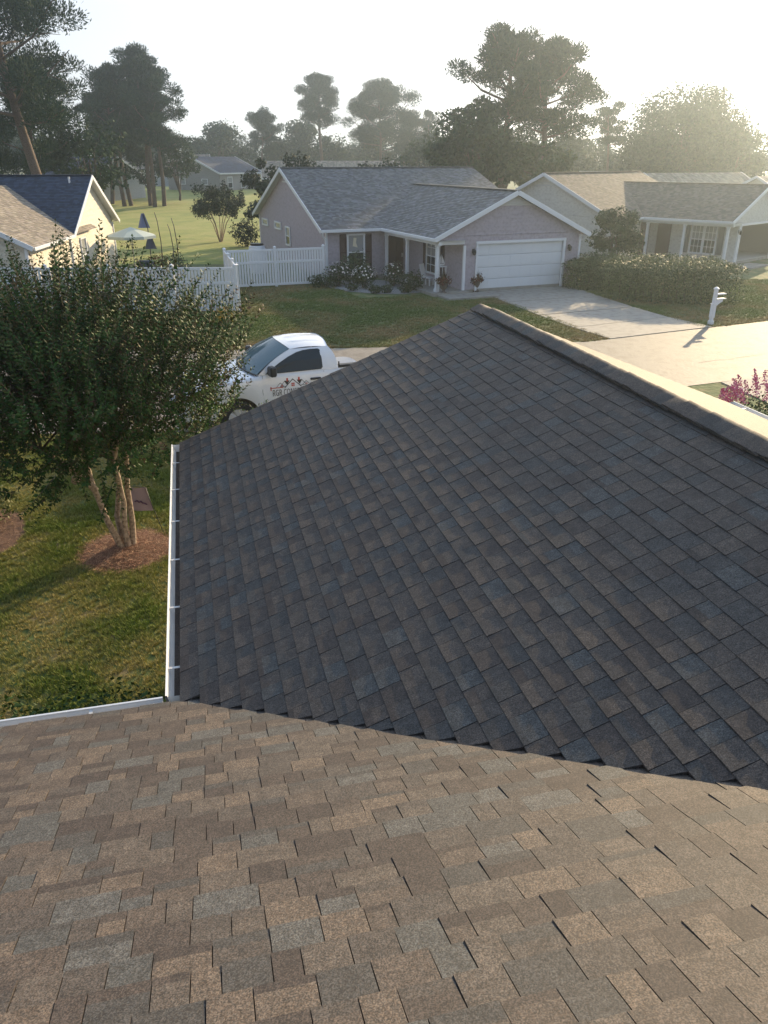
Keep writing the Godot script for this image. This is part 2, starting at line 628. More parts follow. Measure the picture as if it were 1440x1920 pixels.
func lay_shingles(roof: Node3D, o: Vector3, bs: Basis, courses: int, expo: float, tmin: Callable, tmax: Callable, eye: Vector3, n_single: int, flip: float, ragged: float, widths: Array, pick: Array) -> void:
	var ln := expo + 0.03
	var cache := {}
	var tabs := []
	for k in courses:
		var s0 := k * expo
		var t: float = tmin.call(s0)
		var t_end: float = tmax.call(s0)
		t -= rf(0, 0.12)
		var high := rng.randf() < 0.5
		var tone := 0
		while t < t_end:
			var w: float = widths[rng.randi() % widths.size()]
			var t0: float = maxf(t, tmin.call(s0))
			var t1: float = minf(t + w, t_end)
			if t1 - t0 > 0.015:
				var clipped: bool = (t + w > t_end) or (t < tmin.call(s0))
				var nt: int = pick[rng.randi() % pick.size()]
				if nt == tone: nt = pick[rng.randi() % pick.size()]
				tone = nt
				var th: float = 0.0178 if high else (0.0155 if flip > 0.9 else 0.0128)
				th += rf(0, 0.0015)
				var p := o + bs * Vector3(t0, 0, s0)
				var tilt := Basis(Vector3(1, 0, 0), rf(-0.007, 0.007)) * Basis(Vector3(0, 0, 1), rf(-0.004, 0.004))
				var q := [0.0016, t1 - t0 - 0.0016, t1 - t0 - 0.0016, 0.0016]
				if clipped:
					if t + w > t_end: q[2] = tmax.call(s0 + ln) - t0
					if t < tmin.call(s0): q[3] = (tmin.call(s0 + ln) - t0) * ragged
				var ctr := o + bs * Vector3((t0 + t1) / 2, 0, s0 + expo / 2)
				var band := 0.0
				var btone := tone
				if rng.randf() < 0.42:
					band = [0.2, 0.3, 0.4][rng.randi() % 3]
					btone = [2, 3, 7, 8][rng.randi() % 4]
				tabs.append({"band": band, "btone": btone, "tr": Transform3D(bs * tilt, p), "q": q, "th": snappedf(th, 0.0005), "w": w, "clip": clipped, "tone": tone, "near": ctr.distance_to(eye) / sqrt(maxf(t1 - t0, 0.02))})
			t += w
			if rng.randf() < flip: high = not high
	tabs.sort_custom(func(a, b): return a.near < b.near)
	var rest := []
	for i in 9: rest.append(MB.new())
	var count := 0
	for tb in tabs:
		if count < n_single:
			count += 1
			var me: ArrayMesh
			if tb.clip:
				me = tab_mesh(tb.q, tb.th, ln, tb.band)
			else:
				var key := "%s_%s_%s" % [tb.w, tb.th, tb.band]
				if not cache.has(key): cache[key] = tab_mesh(tb.q, tb.th, ln, tb.band)
				me = cache[key]
			var s := part("shingle", me, null, roof)
			s.set_surface_override_material(0, M.shingles[tb.tone])
			if tb.band > 0.0: s.set_surface_override_material(1, M.shingles[tb.btone])
			s.transform = tb.tr
		else:
			tab_into(rest[tb.tone], rest[tb.btone], tb.tr, tb.q, tb.th, ln, tb.band)
	var am := ArrayMesh.new()
	var mi := MeshInstance3D.new()
	var k2 := 0
	for i in 9:
		if rest[i].v.size() > 0:
			rest[i].add_to(am)
			am.surface_set_material(k2, M.shingles[i])
			k2 += 1
	mi.mesh = am
	mi.name = "shingle_field"
	roof.add_child(mi)
	mi.set_meta("kind", "stuff")

func own_house() -> void:
	var h := thing("shingled_house", "house under brown shingle roofs with a dark shaded wing and white gutters", "house", own_at, deg_to_rad(PHI))
	var eye := h.transform.affine_inverse() * Vector3(0, 5.67, 0)
	var EH := 2.55
	var cp := cos(deg_to_rad(PITCH))
	var sp := sin(deg_to_rad(PITCH))
	var tp := sp / cp
	var RX := 3.725            # eave to ridge in plan
	var L := 5.05             # eave length to the gable end
	var RH := EH + RX * tp
	# wing roof deck: both slopes
	var b := MB.new()
	b.quad(Vector3(0, EH, -0.13), Vector3(0, EH, -L), Vector3(RX, RH, -L), Vector3(RX, RH, RX - 0.13))
	b.quad(Vector3(RX * 2, EH, -L), Vector3(RX * 2, EH, 0.4), Vector3(RX, RH, 5.0), Vector3(RX, RH, -L))
	b.quad(Vector3(0, EH - 0.03, -0.13), Vector3(RX, RH - 0.03, RX - 0.13), Vector3(RX, RH - 0.03, -L), Vector3(0, EH - 0.03, -L))
	var wing := part("wing_roof", b, M.underlay, h)
	# slope that we look down on
	var bs := Basis(Vector3(0, 0, -1), Vector3(-sp, cp, 0), Vector3(cp, sp, 0))
	var o := Vector3(-0.03, EH - 0.03 * tp, 0) + Vector3(-sp, cp, 0) * 0.004
	var run := RX / cp
	lay_shingles(wing, o, bs, 30, 0.1335, func(s): return -(s * cp - 0.03) - 0.03, func(_s): return L + 0.03, eye, 300, 1.0, 0.3, [0.115, 0.125, 0.135, 0.145, 0.155, 0.17, 0.19], [1, 2, 7, 8, 4, 7, 2, 1, 7])  # fewer tones: the even look of shade is painted into these shingles
	# far slope of the wing: plain lapped courses
	b = MB.new()
	var s := 0.0
	while s < run:
		var s1: float = minf(s + 0.1435, run)
		var a0 := Vector3(RX * 2 + 0.03 - s * cp, EH - 0.01 + s * sp, -L - 0.03)
		var a1 := Vector3(RX * 2 + 0.03 - s1 * cp, EH - 0.01 + s1 * sp, -L - 0.03)
		var nn := Vector3(sp, cp, 0)
		var zz := Vector3(0, 0, L + 5.0)
		b.quad(a0 + nn * 0.016 + zz, a0 + nn * 0.016, a1 + nn * 0.006, a1 + nn * 0.006 + zz)
		b.quad(a0 + zz, a0, a0 + nn * 0.016, a0 + nn * 0.016 + zz)
		s = s1
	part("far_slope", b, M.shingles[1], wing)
	# ridge vent and cap shingles
	b = MB.new()
	var zv0 := -L + 0.26
	for sd in [-1.0, 1.0]:
		var nn := Vector3(sp * sd, cp, 0)
		var dn := Vector3(cp * sd, -sp, 0)
		var top := Vector3(RX, RH + 0.014, 0)
		for st in [[0.02, 0.115, 0.018], [0.015, 0.14, 0.006]]:
			var p0: Vector3 = top + dn * float(st[0]) + nn * float(st[2])
			var p1: Vector3 = top + dn * float(st[1]) + nn * float(st[2])
			var zs := Vector3(0, 0, zv0)
			var ze := Vector3(0, 0, 4.6)
			b.quad(p0 + zs, p0 + ze, p1 + ze, p1 + zs)
			b.quad(p1 + zs, p1 + ze, p1 + ze - nn * 0.016, p1 + zs - nn * 0.016)
	part("ridge_vent", b, mat(0.05, 0.05, 0.05, 0.6), h)
	var cap := Node3D.new()
	cap.name = "ridge_cap"
	h.add_child(cap)
	var z := -L - 0.01
	var k := 0
	while z < 4.4:
		var lift: float = 0.012 if z < zv0 else 0.040
		var trans := clampf((z - zv0 + 0.15) / 0.3, 0, 1)
		lift = lerpf(0.012, 0.034, trans)
		b = MB.new()
		var wv := 0.132 + rf(-0.006, 0.006)
		var droop := rf(-0.006, 0.006)
		var kick := rf(-0.002, 0.010)
		var f := func(u: float, vv: float) -> Vector3:
			var a := (u - 0.5) * 2.0
			var x := a * wv
			var y := -absf(x) * tp * 0.92 + 0.008 * (1.0 - a * a) + droop * a
			var zz := lerpf(0.0, 0.235, vv)
			return Vector3(x, y + lerpf(0.015, 0.001, vv) + 0.006 * sin(vv * 3.0) + kick * (1.0 - vv), zz)
		b.grid(f, 10, 3)
		for i in 10:
			var p: Vector3 = f.call(i / 10.0, 0.0)
			var q: Vector3 = f.call((i + 1) / 10.0, 0.0)
			b.quad(p, q, q - Vector3(0, 0.018, 0), p - Vector3(0, 0.018, 0))
		for e in [0.0, 1.0]:
			var p: Vector3 = f.call(e, 0.0)
			var q: Vector3 = f.call(e, 1.0)
			b.quad(p, q, q - Vector3(0, 0.010, 0), p - Vector3(0, 0.010, 0))
		var cs := part("cap_shingle", b, M.shingles[[1, 7, 4, 6, 8, 1][rng.randi() % 6]], cap)
		cs.position = Vector3(RX, RH + lift + 0.006, z)
		z += 0.142
		k += 1
	# main roof
	b = MB.new()
	var ZR := 6.6
	b.quad(Vector3(-9, EH, 0), Vector3(11, EH, 0), Vector3(11, EH + ZR * tp, ZR), Vector3(-9, EH + ZR * tp, ZR))
	b.quad(Vector3(11, EH, 2 * ZR), Vector3(-9, EH, 2 * ZR), Vector3(-9, EH + ZR * tp, ZR), Vector3(11, EH + ZR * tp, ZR))
	var main := part("main_roof", b, M.underlay, h)
	bs = Basis(Vector3(1, 0, 0), Vector3(0, cp, -sp), Vector3(0, sp, cp))
	o = Vector3(0, EH - 0.03 * tp, -0.03) + Vector3(0, cp, -sp) * 0.004
	lay_shingles(main, o, bs, 43, 0.1335, func(_s): return -5.2, func(s2): return minf(s2 * cp + 0.2, 4.4), eye, 300, 0.5, 1.0, [0.085, 0.105, 0.125, 0.14, 0.155, 0.17, 0.19, 0.215], [0, 1, 2, 3, 4, 5, 6, 7, 8, 0, 1, 6, 2, 3, 7])
	# walls under the roofs
	b = MB.new()
	b.box(Vector3(RX, EH / 2 - 0.05, -L / 2 + 0.4), Vector3(RX * 2 - 0.8, EH - 0.1, L - 0.2))
	b.box(Vector3(1, EH / 2 - 0.05, 6.6), Vector3(19, EH - 0.1, 12.4))
	b.tri(Vector3(0.4, EH - 0.1, -L + 0.3), Vector3(RX * 2 - 0.4, EH - 0.1, -L + 0.3), Vector3(RX, RH - 0.2, -L + 0.3))
	part("wall", b, M.siding_beige, h)
	# gutters: outer lip, trough, fascia, straps
	gutter(h, Vector3(-0.035, EH - 0.01, -0.112), Vector3(-0.035, EH - 0.01, -L), Vector3(-1, 0, 0), 0.8, 0.32, 0.035)
	gutter(h, Vector3(-8.9, EH - 0.01, -0.035), Vector3(-0.146, EH - 0.01, -0.035), Vector3(0, 0, -1), 0.66, 0.4, 0.055)
	gutter(h, Vector3(RX * 2 + 0.035, EH - 0.01, -L), Vector3(RX * 2 + 0.035, EH - 0.01, 0), Vector3(1, 0, 0), 0.66, 0.3)
	# rake boards on the gable end
	for sd in [-1.0, 1.0]:
		b = MB.new()
		var mid := Vector3(RX + sd * RX * 0.5, (EH + RH) / 2 - 0.10, -L + 0.02)
		var rot := Basis(Vector3(0, 0, 1), atan(tp) * -sd)
		b.box(mid, Vector3(run, 0.15, 0.03), rot, 0.004)
		part("rake_board", b, M.white_paint, h)

func gutter(h: Node3D, a: Vector3, e: Vector3, out: Vector3, gap: float, first: float, tuck := 0.0) -> void:
	a -= out * tuck
	e -= out * tuck
	# hung on the eave: cross-section in (out, up)
	var prof := [[0.0, 0.0], [0.0, -0.105], [0.075, -0.105], [0.105, -0.055], [0.118, -0.005], [0.118, 0.008], [0.130, 0.010], [0.132, -0.006], [0.120, -0.062], [0.082, -0.112], [-0.006, -0.112]]
	var b := MB.new()
	var up := Vector3.UP
	for i in prof.size() - 1:
		var p: Vector3 = out * float(prof[i][0]) + up * float(prof[i][1])
		var q: Vector3 = out * float(prof[i + 1][0]) + up * float(prof[i + 1][1])
		if i >= 4:
			b.quad(a + p, e + p, e + q, a + q)
	for en in [a, e]:
		b.quad(en, en + out * 0.12, en + out * 0.08 - up * 0.11, en - up * 0.11)
	var g := part("gutter", b, M.white_metal, h)
	b = MB.new()
	for i in 4:
		var p: Vector3 = out * float(prof[i][0]) + up * float(prof[i][1])
		var q: Vector3 = out * float(prof[i + 1][0]) + up * float(prof[i + 1][1])
		b.quad(a + p, e + p, e + q, a + q)
	part("trough", b, M.white_metal, g)
	b = MB.new()
	b.quad(a + out * 0.004 - up * 0.096, e + out * 0.004 - up * 0.096, e + out * 0.085 - up * 0.088, a + out * 0.085 - up * 0.088)
	part("granule_silt", b, M.shingles[3], g)
	var ln := a.distance_to(e)
	var dir := (e - a) / ln
	var t := first
	while t < ln:
		b = MB.new()
		var bs := Basis(dir, up, dir.cross(up))
		b.box(a + dir * t + out * 0.062 + up * -0.004, Vector3(0.022, 0.003, 0.124), bs)
		part("strap", b, M.steel, g)
		t += gap
	b = MB.new()
	b.box((a + e) / 2 - out * 0.02 - up * 0.09, Vector3(ln, 0.17, 0.02), Basis(dir, up, dir.cross(up)))
	part("fascia", b, M.white_paint, g)

# ---------------------------------------------------------------- neighbouring houses
func roof_slope(b: MB, e0: Vector3, e1: Vector3, r1: Vector3, r0: Vector3, expo := 0.145) -> void:
	# lapped courses from the eave e0-e1 up to the ridge r0-r1
	var nn := (e1 - e0).cross(r0 - e0).normalized()
	if nn.y < 0: nn = -nn
	var ln := maxf((r0 - e0).length(), (r1 - e1).length())
	var rows := int(ceil(ln / expo))
	var u1 := e0.distance_to(e1) / 8.0
	for i in rows:
		var t0 := float(i) / rows
		var t1 := float(i + 1) / rows
		var a := e0.lerp(r0, t0) + nn * 0.022
		var c := e1.lerp(r1, t0) + nn * 0.022
		var d := e1.lerp(r1, t1) + nn * 0.006
		var e := e0.lerp(r0, t1) + nn * 0.006
		var v0 := i / 64.0
		var v1 := (i + 1) / 64.0
		var sh := fmod(i * 0.377, 1.0)
		b.quad_uv(a, c, d, e, Vector2(sh, v0), Vector2(u1 + sh, v0), Vector2(u1 + sh, v1), Vector2(sh, v1))
		b.quad_uv(a - nn * 0.022, c - nn * 0.022, c, a, Vector2(sh, v0), Vector2(u1 + sh, v0), Vector2(u1 + sh, v0), Vector2(sh, v0))

func lap_wall(b: MB, a: Vector3, c: Vector3, y0: float, y1: float, out: Vector3, apex_t := 0.5, apex_y := -1.0, lap := 0.17) -> void:
	var y := y0
	var top := apex_y if apex_y > y1 else y1
	while y < top - 0.005:
		var yy := minf(y + lap, top)
		if y < y1 and yy > y1: yy = y1
		var l0 := a; var r0 := c; var l1 := a; var r1 := c
		if apex_y > y1:
			var ap := a.lerp(c, apex_t)
			if y > y1:
				var k := (y - y1) / (apex_y - y1)
				l0 = a.lerp(ap, k); r0 = c.lerp(ap, k)
			if yy > y1:
				var k2 := (yy - y1) / (apex_y - y1)
				l1 = a.lerp(ap, k2); r1 = c.lerp(ap, k2)
		var o := out * 0.028
		var p0 := l0 + Vector3(0, y, 0) + o
		var p1 := r0 + Vector3(0, y, 0) + o
		var p2 := r1 + Vector3(0, yy, 0) + out * 0.002
		var p3 := l1 + Vector3(0, yy, 0) + out * 0.002
		b.quad(p0, p1, p2, p3)
		b.quad(p0 - o, p1 - o, p1, p0)
		y = yy

func board(parent: Node3D, called: String, a: Vector3, c: Vector3, wdt: float, th: float, out: Vector3, m: Material) -> MeshInstance3D:
	# a board from a to c, its face turned to out
	var d := (c - a).normalized()
	var up := out.cross(d).normalized()
	var b := MB.new()
	b.box((a + c) / 2, Vector3(a.distance_to(c), wdt, th), Basis(d, up, d.cross(up)), 0.006)
	return part(called, b, m, parent)

func window(h: Node3D, ctr: Vector3, right: Vector3, out: Vector3, w: float, hh: float, sash := true, shutter: Material = null, grid := false) -> void:
	var bs := Basis(right, Vector3.UP, right.cross(Vector3.UP))
	var o := out * 0.045
	var b := MB.new()
	for s in [-1.0, 1.0]:
		b.box(ctr + o + right * (w / 2 * s), Vector3(0.09, hh + 0.09, 0.07), bs, 0.006)
		b.box(ctr + o * 1.06 + Vector3.UP * (hh / 2 * s), Vector3(w + 0.12, 0.09, 0.07), bs, 0.006)
	if sash: b.box(ctr + o * 0.95, Vector3(w - 0.08, 0.05, 0.05), bs, 0.004)
	var f := part("window", b, M.white_vinyl, h)
	var n := 2 if sash else 1
	for i in n:
		b = MB.new()
		var ph: float = (hh - 0.1) / n
		b.box(ctr + out * (0.03 if i == 0 else 0.022) + Vector3.UP * ((i + 0.5) * (hh / n) - hh / 2), Vector3(w - 0.09, ph, 0.012), bs)
		part("pane", b, M.pane if i == 1 or not sash else M.glass, f)
	if grid:
		b = MB.new()
		for i in 2:
			b.box(ctr + out * 0.046 + right * (w * (i - 0.5) / 3.0), Vector3(0.025, hh - 0.1, 0.012), bs)
		for i in 3:
			b.box(ctr + out * 0.046 + Vector3.UP * (hh * (i - 1.0) / 4.0), Vector3(w - 0.1, 0.025, 0.010), bs)
		part("muntin", b, M.white_vinyl, f)
	if shutter:
		for s in [-1.0, 1.0]:
			b = MB.new()
			var sw := 0.36
			var c0: Vector3 = ctr + right * ((w / 2 + 0.06 + sw / 2) * s) + out * 0.035
			for k in [-1.0, 1.0]:
				b.box(c0 + right * (sw / 2 - 0.025) * k, Vector3(0.05, hh + 0.05, 0.04), bs, 0.004)
			for k in [-1.0, 0.0, 1.0]:
				b.box(c0 + Vector3.UP * (hh / 2 - 0.01) * k, Vector3(sw - 0.1, 0.07, 0.038), bs, 0.004)
			var sh := part("shutter", b, shutter, h)
			b = MB.new()
			var y := -hh / 2 + 0.04
			while y < hh / 2 - 0.03:
				b.box(c0 + Vector3.UP * y - out * 0.006, Vector3(sw - 0.1, 0.045, 0.008), bs * Basis(Vector3(1, 0, 0), -0.5))
				y += 0.05
			part("louvre_panel", b, shutter, sh)

func house_model(h: Node3D, q: Dictionary) -> void:
	# origin: ground below the front corner of the wing's eave; x along the facade, z towards the street
	var he: float = q.he
	var W: float = q.W
	var pk: float = q.pk
	var al: float = q.al
	var bf: float = q.bf
	var hd: float = q.hd
	var hr: float = q.hr
	var ar: float = q.ar
	var gl: float = q.gl      # garage's porch-side wall
	var wall: Material = q.wall
	var trim: Material = M.white_vinyl
	var wp := (pk - he) / (W / 2)
	var mp := (hr - he) / hd
	var fx := Vector3(1, 0, 0)
	var fz := Vector3(0, 0, 1)
	# roofs
	var b := MB.new()
	roof_slope(b, Vector3(al, he, -bf), Vector3(ar + 0.6, he, -bf), Vector3(ar, hr, -bf - hd), Vector3(al, hr, -bf - hd))
	roof_slope(b, Vector3(ar + 0.6, he, -bf - 2 * hd), Vector3(al, he, -bf - 2 * hd), Vector3(al, hr, -bf - hd), Vector3(ar, hr, -bf - hd))
	b.quad(Vector3(al, he - 0.02, -bf), Vector3(al, hr - 0.02, -bf - hd), Vector3(ar, hr - 0.02, -bf - hd), Vector3(ar + 0.6, he - 0.02, -bf))
	var mr := part("main_roof", b, q.roof, h)
	b = MB.new()
	b.box(Vector3((al + ar) / 2, hr + 0.03, -bf - hd), Vector3(ar - al, 0.05, 0.26), Basis(), 0.02)
	part("ridge_cap", b, q.roof, mr)
	var wl := bf + (pk - he) / mp + 0.1
	b = MB.new()
	roof_slope(b, Vector3(0, he, -wl), Vector3(0, he, 0), Vector3(W / 2, pk, 0), Vector3(W / 2, pk, -wl))
	roof_slope(b, Vector3(W, he, 0), Vector3(W, he, -wl), Vector3(W / 2, pk, -wl), Vector3(W / 2, pk, 0))
	var wr := part("wing_roof", b, q.roof, h)
	b = MB.new()
	b.box(Vector3(W / 2, pk + 0.03, -wl / 2), Vector3(0.26, 0.05, wl), Basis(), 0.02)
	part("ridge_cap", b, q.roof, wr)
	# soffits
	b = MB.new()
	b.quad(Vector3(0, he - 0.1, 0), Vector3(gl, he - 0.1, 0), Vector3(gl, he - 0.1, -bf - 0.4), Vector3(0, he - 0.1, -bf - 0.4))
	b.quad(Vector3(al, he - 0.1, -bf), Vector3(0, he - 0.1, -bf), Vector3(0, he - 0.1, -bf - 0.4), Vector3(al, he - 0.1, -bf - 0.4))
	b.quad(Vector3(al, he - 0.06, -bf), Vector3(al + 0.36, he - 0.06, -bf), Vector3(al + 0.36, hr - 0.08, -bf - hd), Vector3(al, hr - 0.08, -bf - hd))
	b.quad(Vector3(al, he - 0.06, -bf - 2 * hd), Vector3(al + 0.36, he - 0.06, -bf - 2 * hd), Vector3(al + 0.36, hr - 0.08, -bf - hd), Vector3(al, hr - 0.08, -bf - hd))
	part("soffit", b, M.soffit, h)
	# walls, each face a part with its own laps
	b = MB.new()
	lap_wall(b, Vector3(al + 0.36, 0, -bf - 0.37), Vector3(gl, 0, -bf - 0.37), 0.15, he - 0.08, fz)
	part("front_wall", b, wall, h)
	b = MB.new()
	var zb := -bf - 2 * hd + 0.37
	lap_wall(b, Vector3(al + 0.36, 0, zb), Vector3(al + 0.36, 0, -bf - 0.37), 0.15, he - 0.08 + 0.37 * mp, -fx, 0.5, hr - 0.08)
	part("gable_wall", b, wall, h)
	b = MB.new()
	lap_wall(b, Vector3(gl, 0, -bf - 0.3), Vector3(gl, 0, -0.3), 0.15, he - 0.08, -fx)
	lap_wall(b, Vector3(W - 0.35, 0, -0.3), Vector3(W - 0.35, 0, -bf - hd), 0.15, he - 0.02, fx)
	part("garage_side_wall", b, wall, h)
	b = MB.new()
	b.quad(Vector3(W - 0.36, 0, zb), Vector3(al + 0.4, 0, zb), Vector3(al + 0.4, he, zb), Vector3(W - 0.36, he, zb))
	b.quad(Vector3(W - 0.36, 0, -bf - hd), Vector3(W - 0.36, 0, zb), Vector3(W - 0.36, hr, zb), Vector3(W - 0.36, hr, -bf - hd))
	part("back_wall", b, wall, h)
	var d0: float = q.d0
	var d1: float = q.d1
	var dh := 2.16
	b = MB.new()
	lap_wall(b, Vector3(gl, 0, -0.3), Vector3(d0, 0, -0.3), 0.15, dh, fz)
	lap_wall(b, Vector3(d1, 0, -0.3), Vector3(W - 0.35, 0, -0.3), 0.15, dh, fz)
	lap_wall(b, Vector3(0.35, 0, -0.3), Vector3(W - 0.35, 0, -0.3), dh, he + 0.08, fz, 0.5, pk - 0.14)
	part("garage_front_wall", b, wall, h)
	# foundation
	b = MB.new()
	b.box(Vector3((gl + W - 0.35) / 2, 0.07, -bf / 2 - 0.3), Vector3(W - 0.35 - gl - 0.04, 0.16, bf - 0.02))
	b.box(Vector3((al + W) / 2, 0.07, -bf - hd), Vector3(W - al - 0.8, 0.16, 2 * hd - 0.9))
	part("foundation", b, M.concrete, h)
	# rake boards, fascias, corner boards
	for s in [-1.0, 1.0]:
		var x0: float = W / 2 + s * (W / 2 + 0.02)
		board(h, "rake_board", Vector3(x0, he - 0.06, 0.0), Vector3(W / 2, pk - 0.06, 0.0), 0.2, 0.04, fz, trim)
		board(h, "rake_board", Vector3(al - 0.02, he - 0.06, -bf - hd + s * hd), Vector3(al - 0.02, hr - 0.06, -bf - hd), 0.2, 0.04, -fx, trim)
	board(h, "fascia", Vector3(al, he - 0.05, -bf + 0.03), Vector3(0, he - 0.05, -bf + 0.03), 0.13, 0.1, fz, trim)
	board(h, "fascia", Vector3(-0.03, he - 0.05, -bf), Vector3(-0.03, he - 0.05, 0.0), 0.13, 0.1, -fx, trim)
	board(h, "fascia", Vector3(W + 0.03, he - 0.05, 0.0), Vector3(W + 0.03, he - 0.05, -bf), 0.13, 0.1, fx, trim)
	for cx in [[al + 0.38, -bf - 0.35, 0.1, he], [W - 0.36, -0.28, 0.1, he], [gl + 0.03, -0.28, 0.12, dh], [al + 0.38, zb + 0.02, 0.1, he]]:
		b = MB.new()
		b.box(Vector3(cx[0], cx[3] / 2, cx[1]), Vector3(cx[2], cx[3] - 0.1, 0.1), Basis(), 0.005)
		part("corner_board", b, trim, h)
	# gable vents
	b = MB.new()
	b.tri(Vector3(W / 2 - 1.0, pk - 0.62, -0.27), Vector3(W / 2 + 1.0, pk - 0.62, -0.27), Vector3(W / 2, pk - 0.15, -0.27))
	for k in 5:
		var y := pk - 0.58 + k * 0.07
		var hw := (pk - 0.15 - y) * 1.9
		b.box(Vector3(W / 2, y, -0.255), Vector3(hw * 2, 0.035, 0.02), Basis(Vector3(1, 0, 0), 0.5))
	part("gable_vent", b, M.soffit, h)
	b = MB.new()
	b.tri(Vector3(al + 0.345, hr - 0.75, -bf - hd - 0.95), Vector3(al + 0.345, hr - 0.75, -bf - hd + 0.95), Vector3(al + 0.345, hr - 0.2, -bf - hd))
	part("gable_vent", b, M.soffit, h)
	# porch: floor, beams, columns
	b = MB.new()
	b.box(Vector3(gl / 2 + 0.05, 0.06, -bf / 2 - 0.1), Vector3(gl + 0.3, 0.16, bf + 0.5), Basis(), 0.01)
	b.box(Vector3(gl / 2 + 0.6, 0.035, 0.75), Vector3(gl + 1.0, 0.1, 1.2), Basis(), 0.01)
	part("porch_floor", b, M.concrete, h)
	b = MB.new()
	b.box(Vector3(0.28, he - 0.2, -bf / 2 - 0.1), Vector3(0.16, 0.18, bf + 0.1), Basis(), 0.006)
	b.box(Vector3((0.2 + gl) / 2, he - 0.2, -0.3), Vector3(gl - 0.2, 0.17, 0.18), Basis(), 0.006)
	part("porch_beam", b, trim, h)
	for zc in q.columns:
		b = MB.new()
		b.box(Vector3(0.28, he / 2 - 0.1, zc), Vector3(0.14, he - 0.3, 0.14), Basis(), 0.012)
		b.box(Vector3(0.28, 0.2, zc), Vector3(0.2, 0.14, 0.2), Basis(), 0.012)
		b.box(Vector3(0.28, he - 0.33, zc), Vector3(0.19, 0.07, 0.19), Basis(), 0.012)
		part("column", b, trim, h)
	# front door at the end of the porch
	b = MB.new()
	b.box(Vector3(gl * 0.56, 1.15, -bf - 0.33), Vector3(0.92, 2.05, 0.05), Basis(), 0.006)
	for k in 2:
		for j in 2:
			b.box(Vector3(gl * 0.56 - 0.2 + 0.4 * k, 0.75 + j * 0.85, -bf - 0.302), Vector3(0.28, 0.6, 0.02), Basis(), 0.006)
	var dr := part("front_door", b, q.door, h)
	b = MB.new()
	b.box(Vector3(gl * 0.56 + 0.38, 1.1, -bf - 0.27), Vector3(0.04, 0.2, 0.05), Basis(), 0.01)
	part("handle", b, M.steel, dr)
	# gutters' downspouts
	b = MB.new()
	b.tube([Vector3(al + 0.06, he - 0.1, -bf + 0.02), Vector3(al + 0.1, he - 0.28, -bf - 0.05), Vector3(al + 0.3, he - 0.5, -bf - 0.27), Vector3(al + 0.3, 0.1, -bf - 0.27)], [0.045, 0.045, 0.045, 0.045], 6)
	part("downspout", b, trim, h)
	b = MB.new()
	b.tube([Vector3(W + 0.02, he - 0.1, -0.2), Vector3(W - 0.26, he - 0.4, -0.45), Vector3(W - 0.26, 0.1, -0.45)], [0.045, 0.045, 0.045], 6)
	part("downspout", b, trim, h)
	# garage opening
	var fr := 0.11
	for a in [[d0 - fr / 2 + 0.01, dh / 2, fr, dh], [d1 + fr / 2 - 0.01, dh / 2, fr, dh]]:
		b = MB.new()
		b.box(Vector3(a[0], a[1], -0.29), Vector3(a[2], a[3], 0.12), Basis(), 0.006)
		part("door_casing", b, trim, h)
	b = MB.new()
	b.box(Vector3((d0 + d1) / 2, dh + 0.05, -0.288), Vector3(d1 - d0 + 2 * fr, 0.12, 0.125), Basis(), 0.006)
	part("door_casing", b, trim, h)
	if q.open:
		b = MB.new()
		b.box(Vector3((gl + W) / 2, 1.2, -6.3), Vector3(W - gl - 0.5, 2.4, 0.1))
		b.box(Vector3((gl + W) / 2, 2.44, -3.4), Vector3(W - gl - 0.5, 0.05, 5.9))
		b.box(Vector3((gl + W) / 2, 0.165, -3.3), Vector3(W - gl - 0.5, 0.02, 5.9))
		b.box(Vector3(gl + 0.12, 1.2, -3.4), Vector3(0.08, 2.4, 5.8))
		b.box(Vector3(W - 0.5, 1.2, -3.4), Vector3(0.08, 2.4, 5.8))
		part("garage_interior", b, M.plasterboard, h)
	else:
		var gd := Node3D.new()
		gd.name = "garage_door"
		h.add_child(gd)
		for i in 4:
			b = MB.new()
			var ph := (dh - 0.02) / 4
			var yc := 0.03 + ph * (i + 0.5)
			b.box(Vector3((d0 + d1) / 2, yc, -0.40), Vector3(d1 - d0, ph - 0.012, 0.05), Basis(), 0.006)
			for j in 8:
				var pw := (d1 - d0) / 8
				b.box(Vector3(d0 + pw * (j + 0.5), yc, -0.373), Vector3(pw - 0.12, ph - 0.14, 0.014), Basis(), 0.006)
			part("door_section", b, M.garage_door, gd)
	# coach lamps beside the opening
	for lx in [d0 - 0.24, d1 + 0.3]:
		if lx > gl and lx < W - 0.4:
			b = MB.new()
			b.box(Vector3(lx, 1.86, -0.26), Vector3(0.12, 0.2, 0.04), Basis(), 0.01)
			b.lathe([Vector2(0.02, 0.24), Vector2(0.09, 0.17), Vector2(0.075, 0.02), Vector2(0.03, -0.02), Vector2(0.0, -0.02)], 8, Vector3(lx, 1.7, -0.15))
			b.tube([Vector3(lx, 1.95, -0.25), Vector3(lx, 1.98, -0.16)], [0.012, 0.012], 5)
			part("wall_lamp", b, M.plastic_black, h)

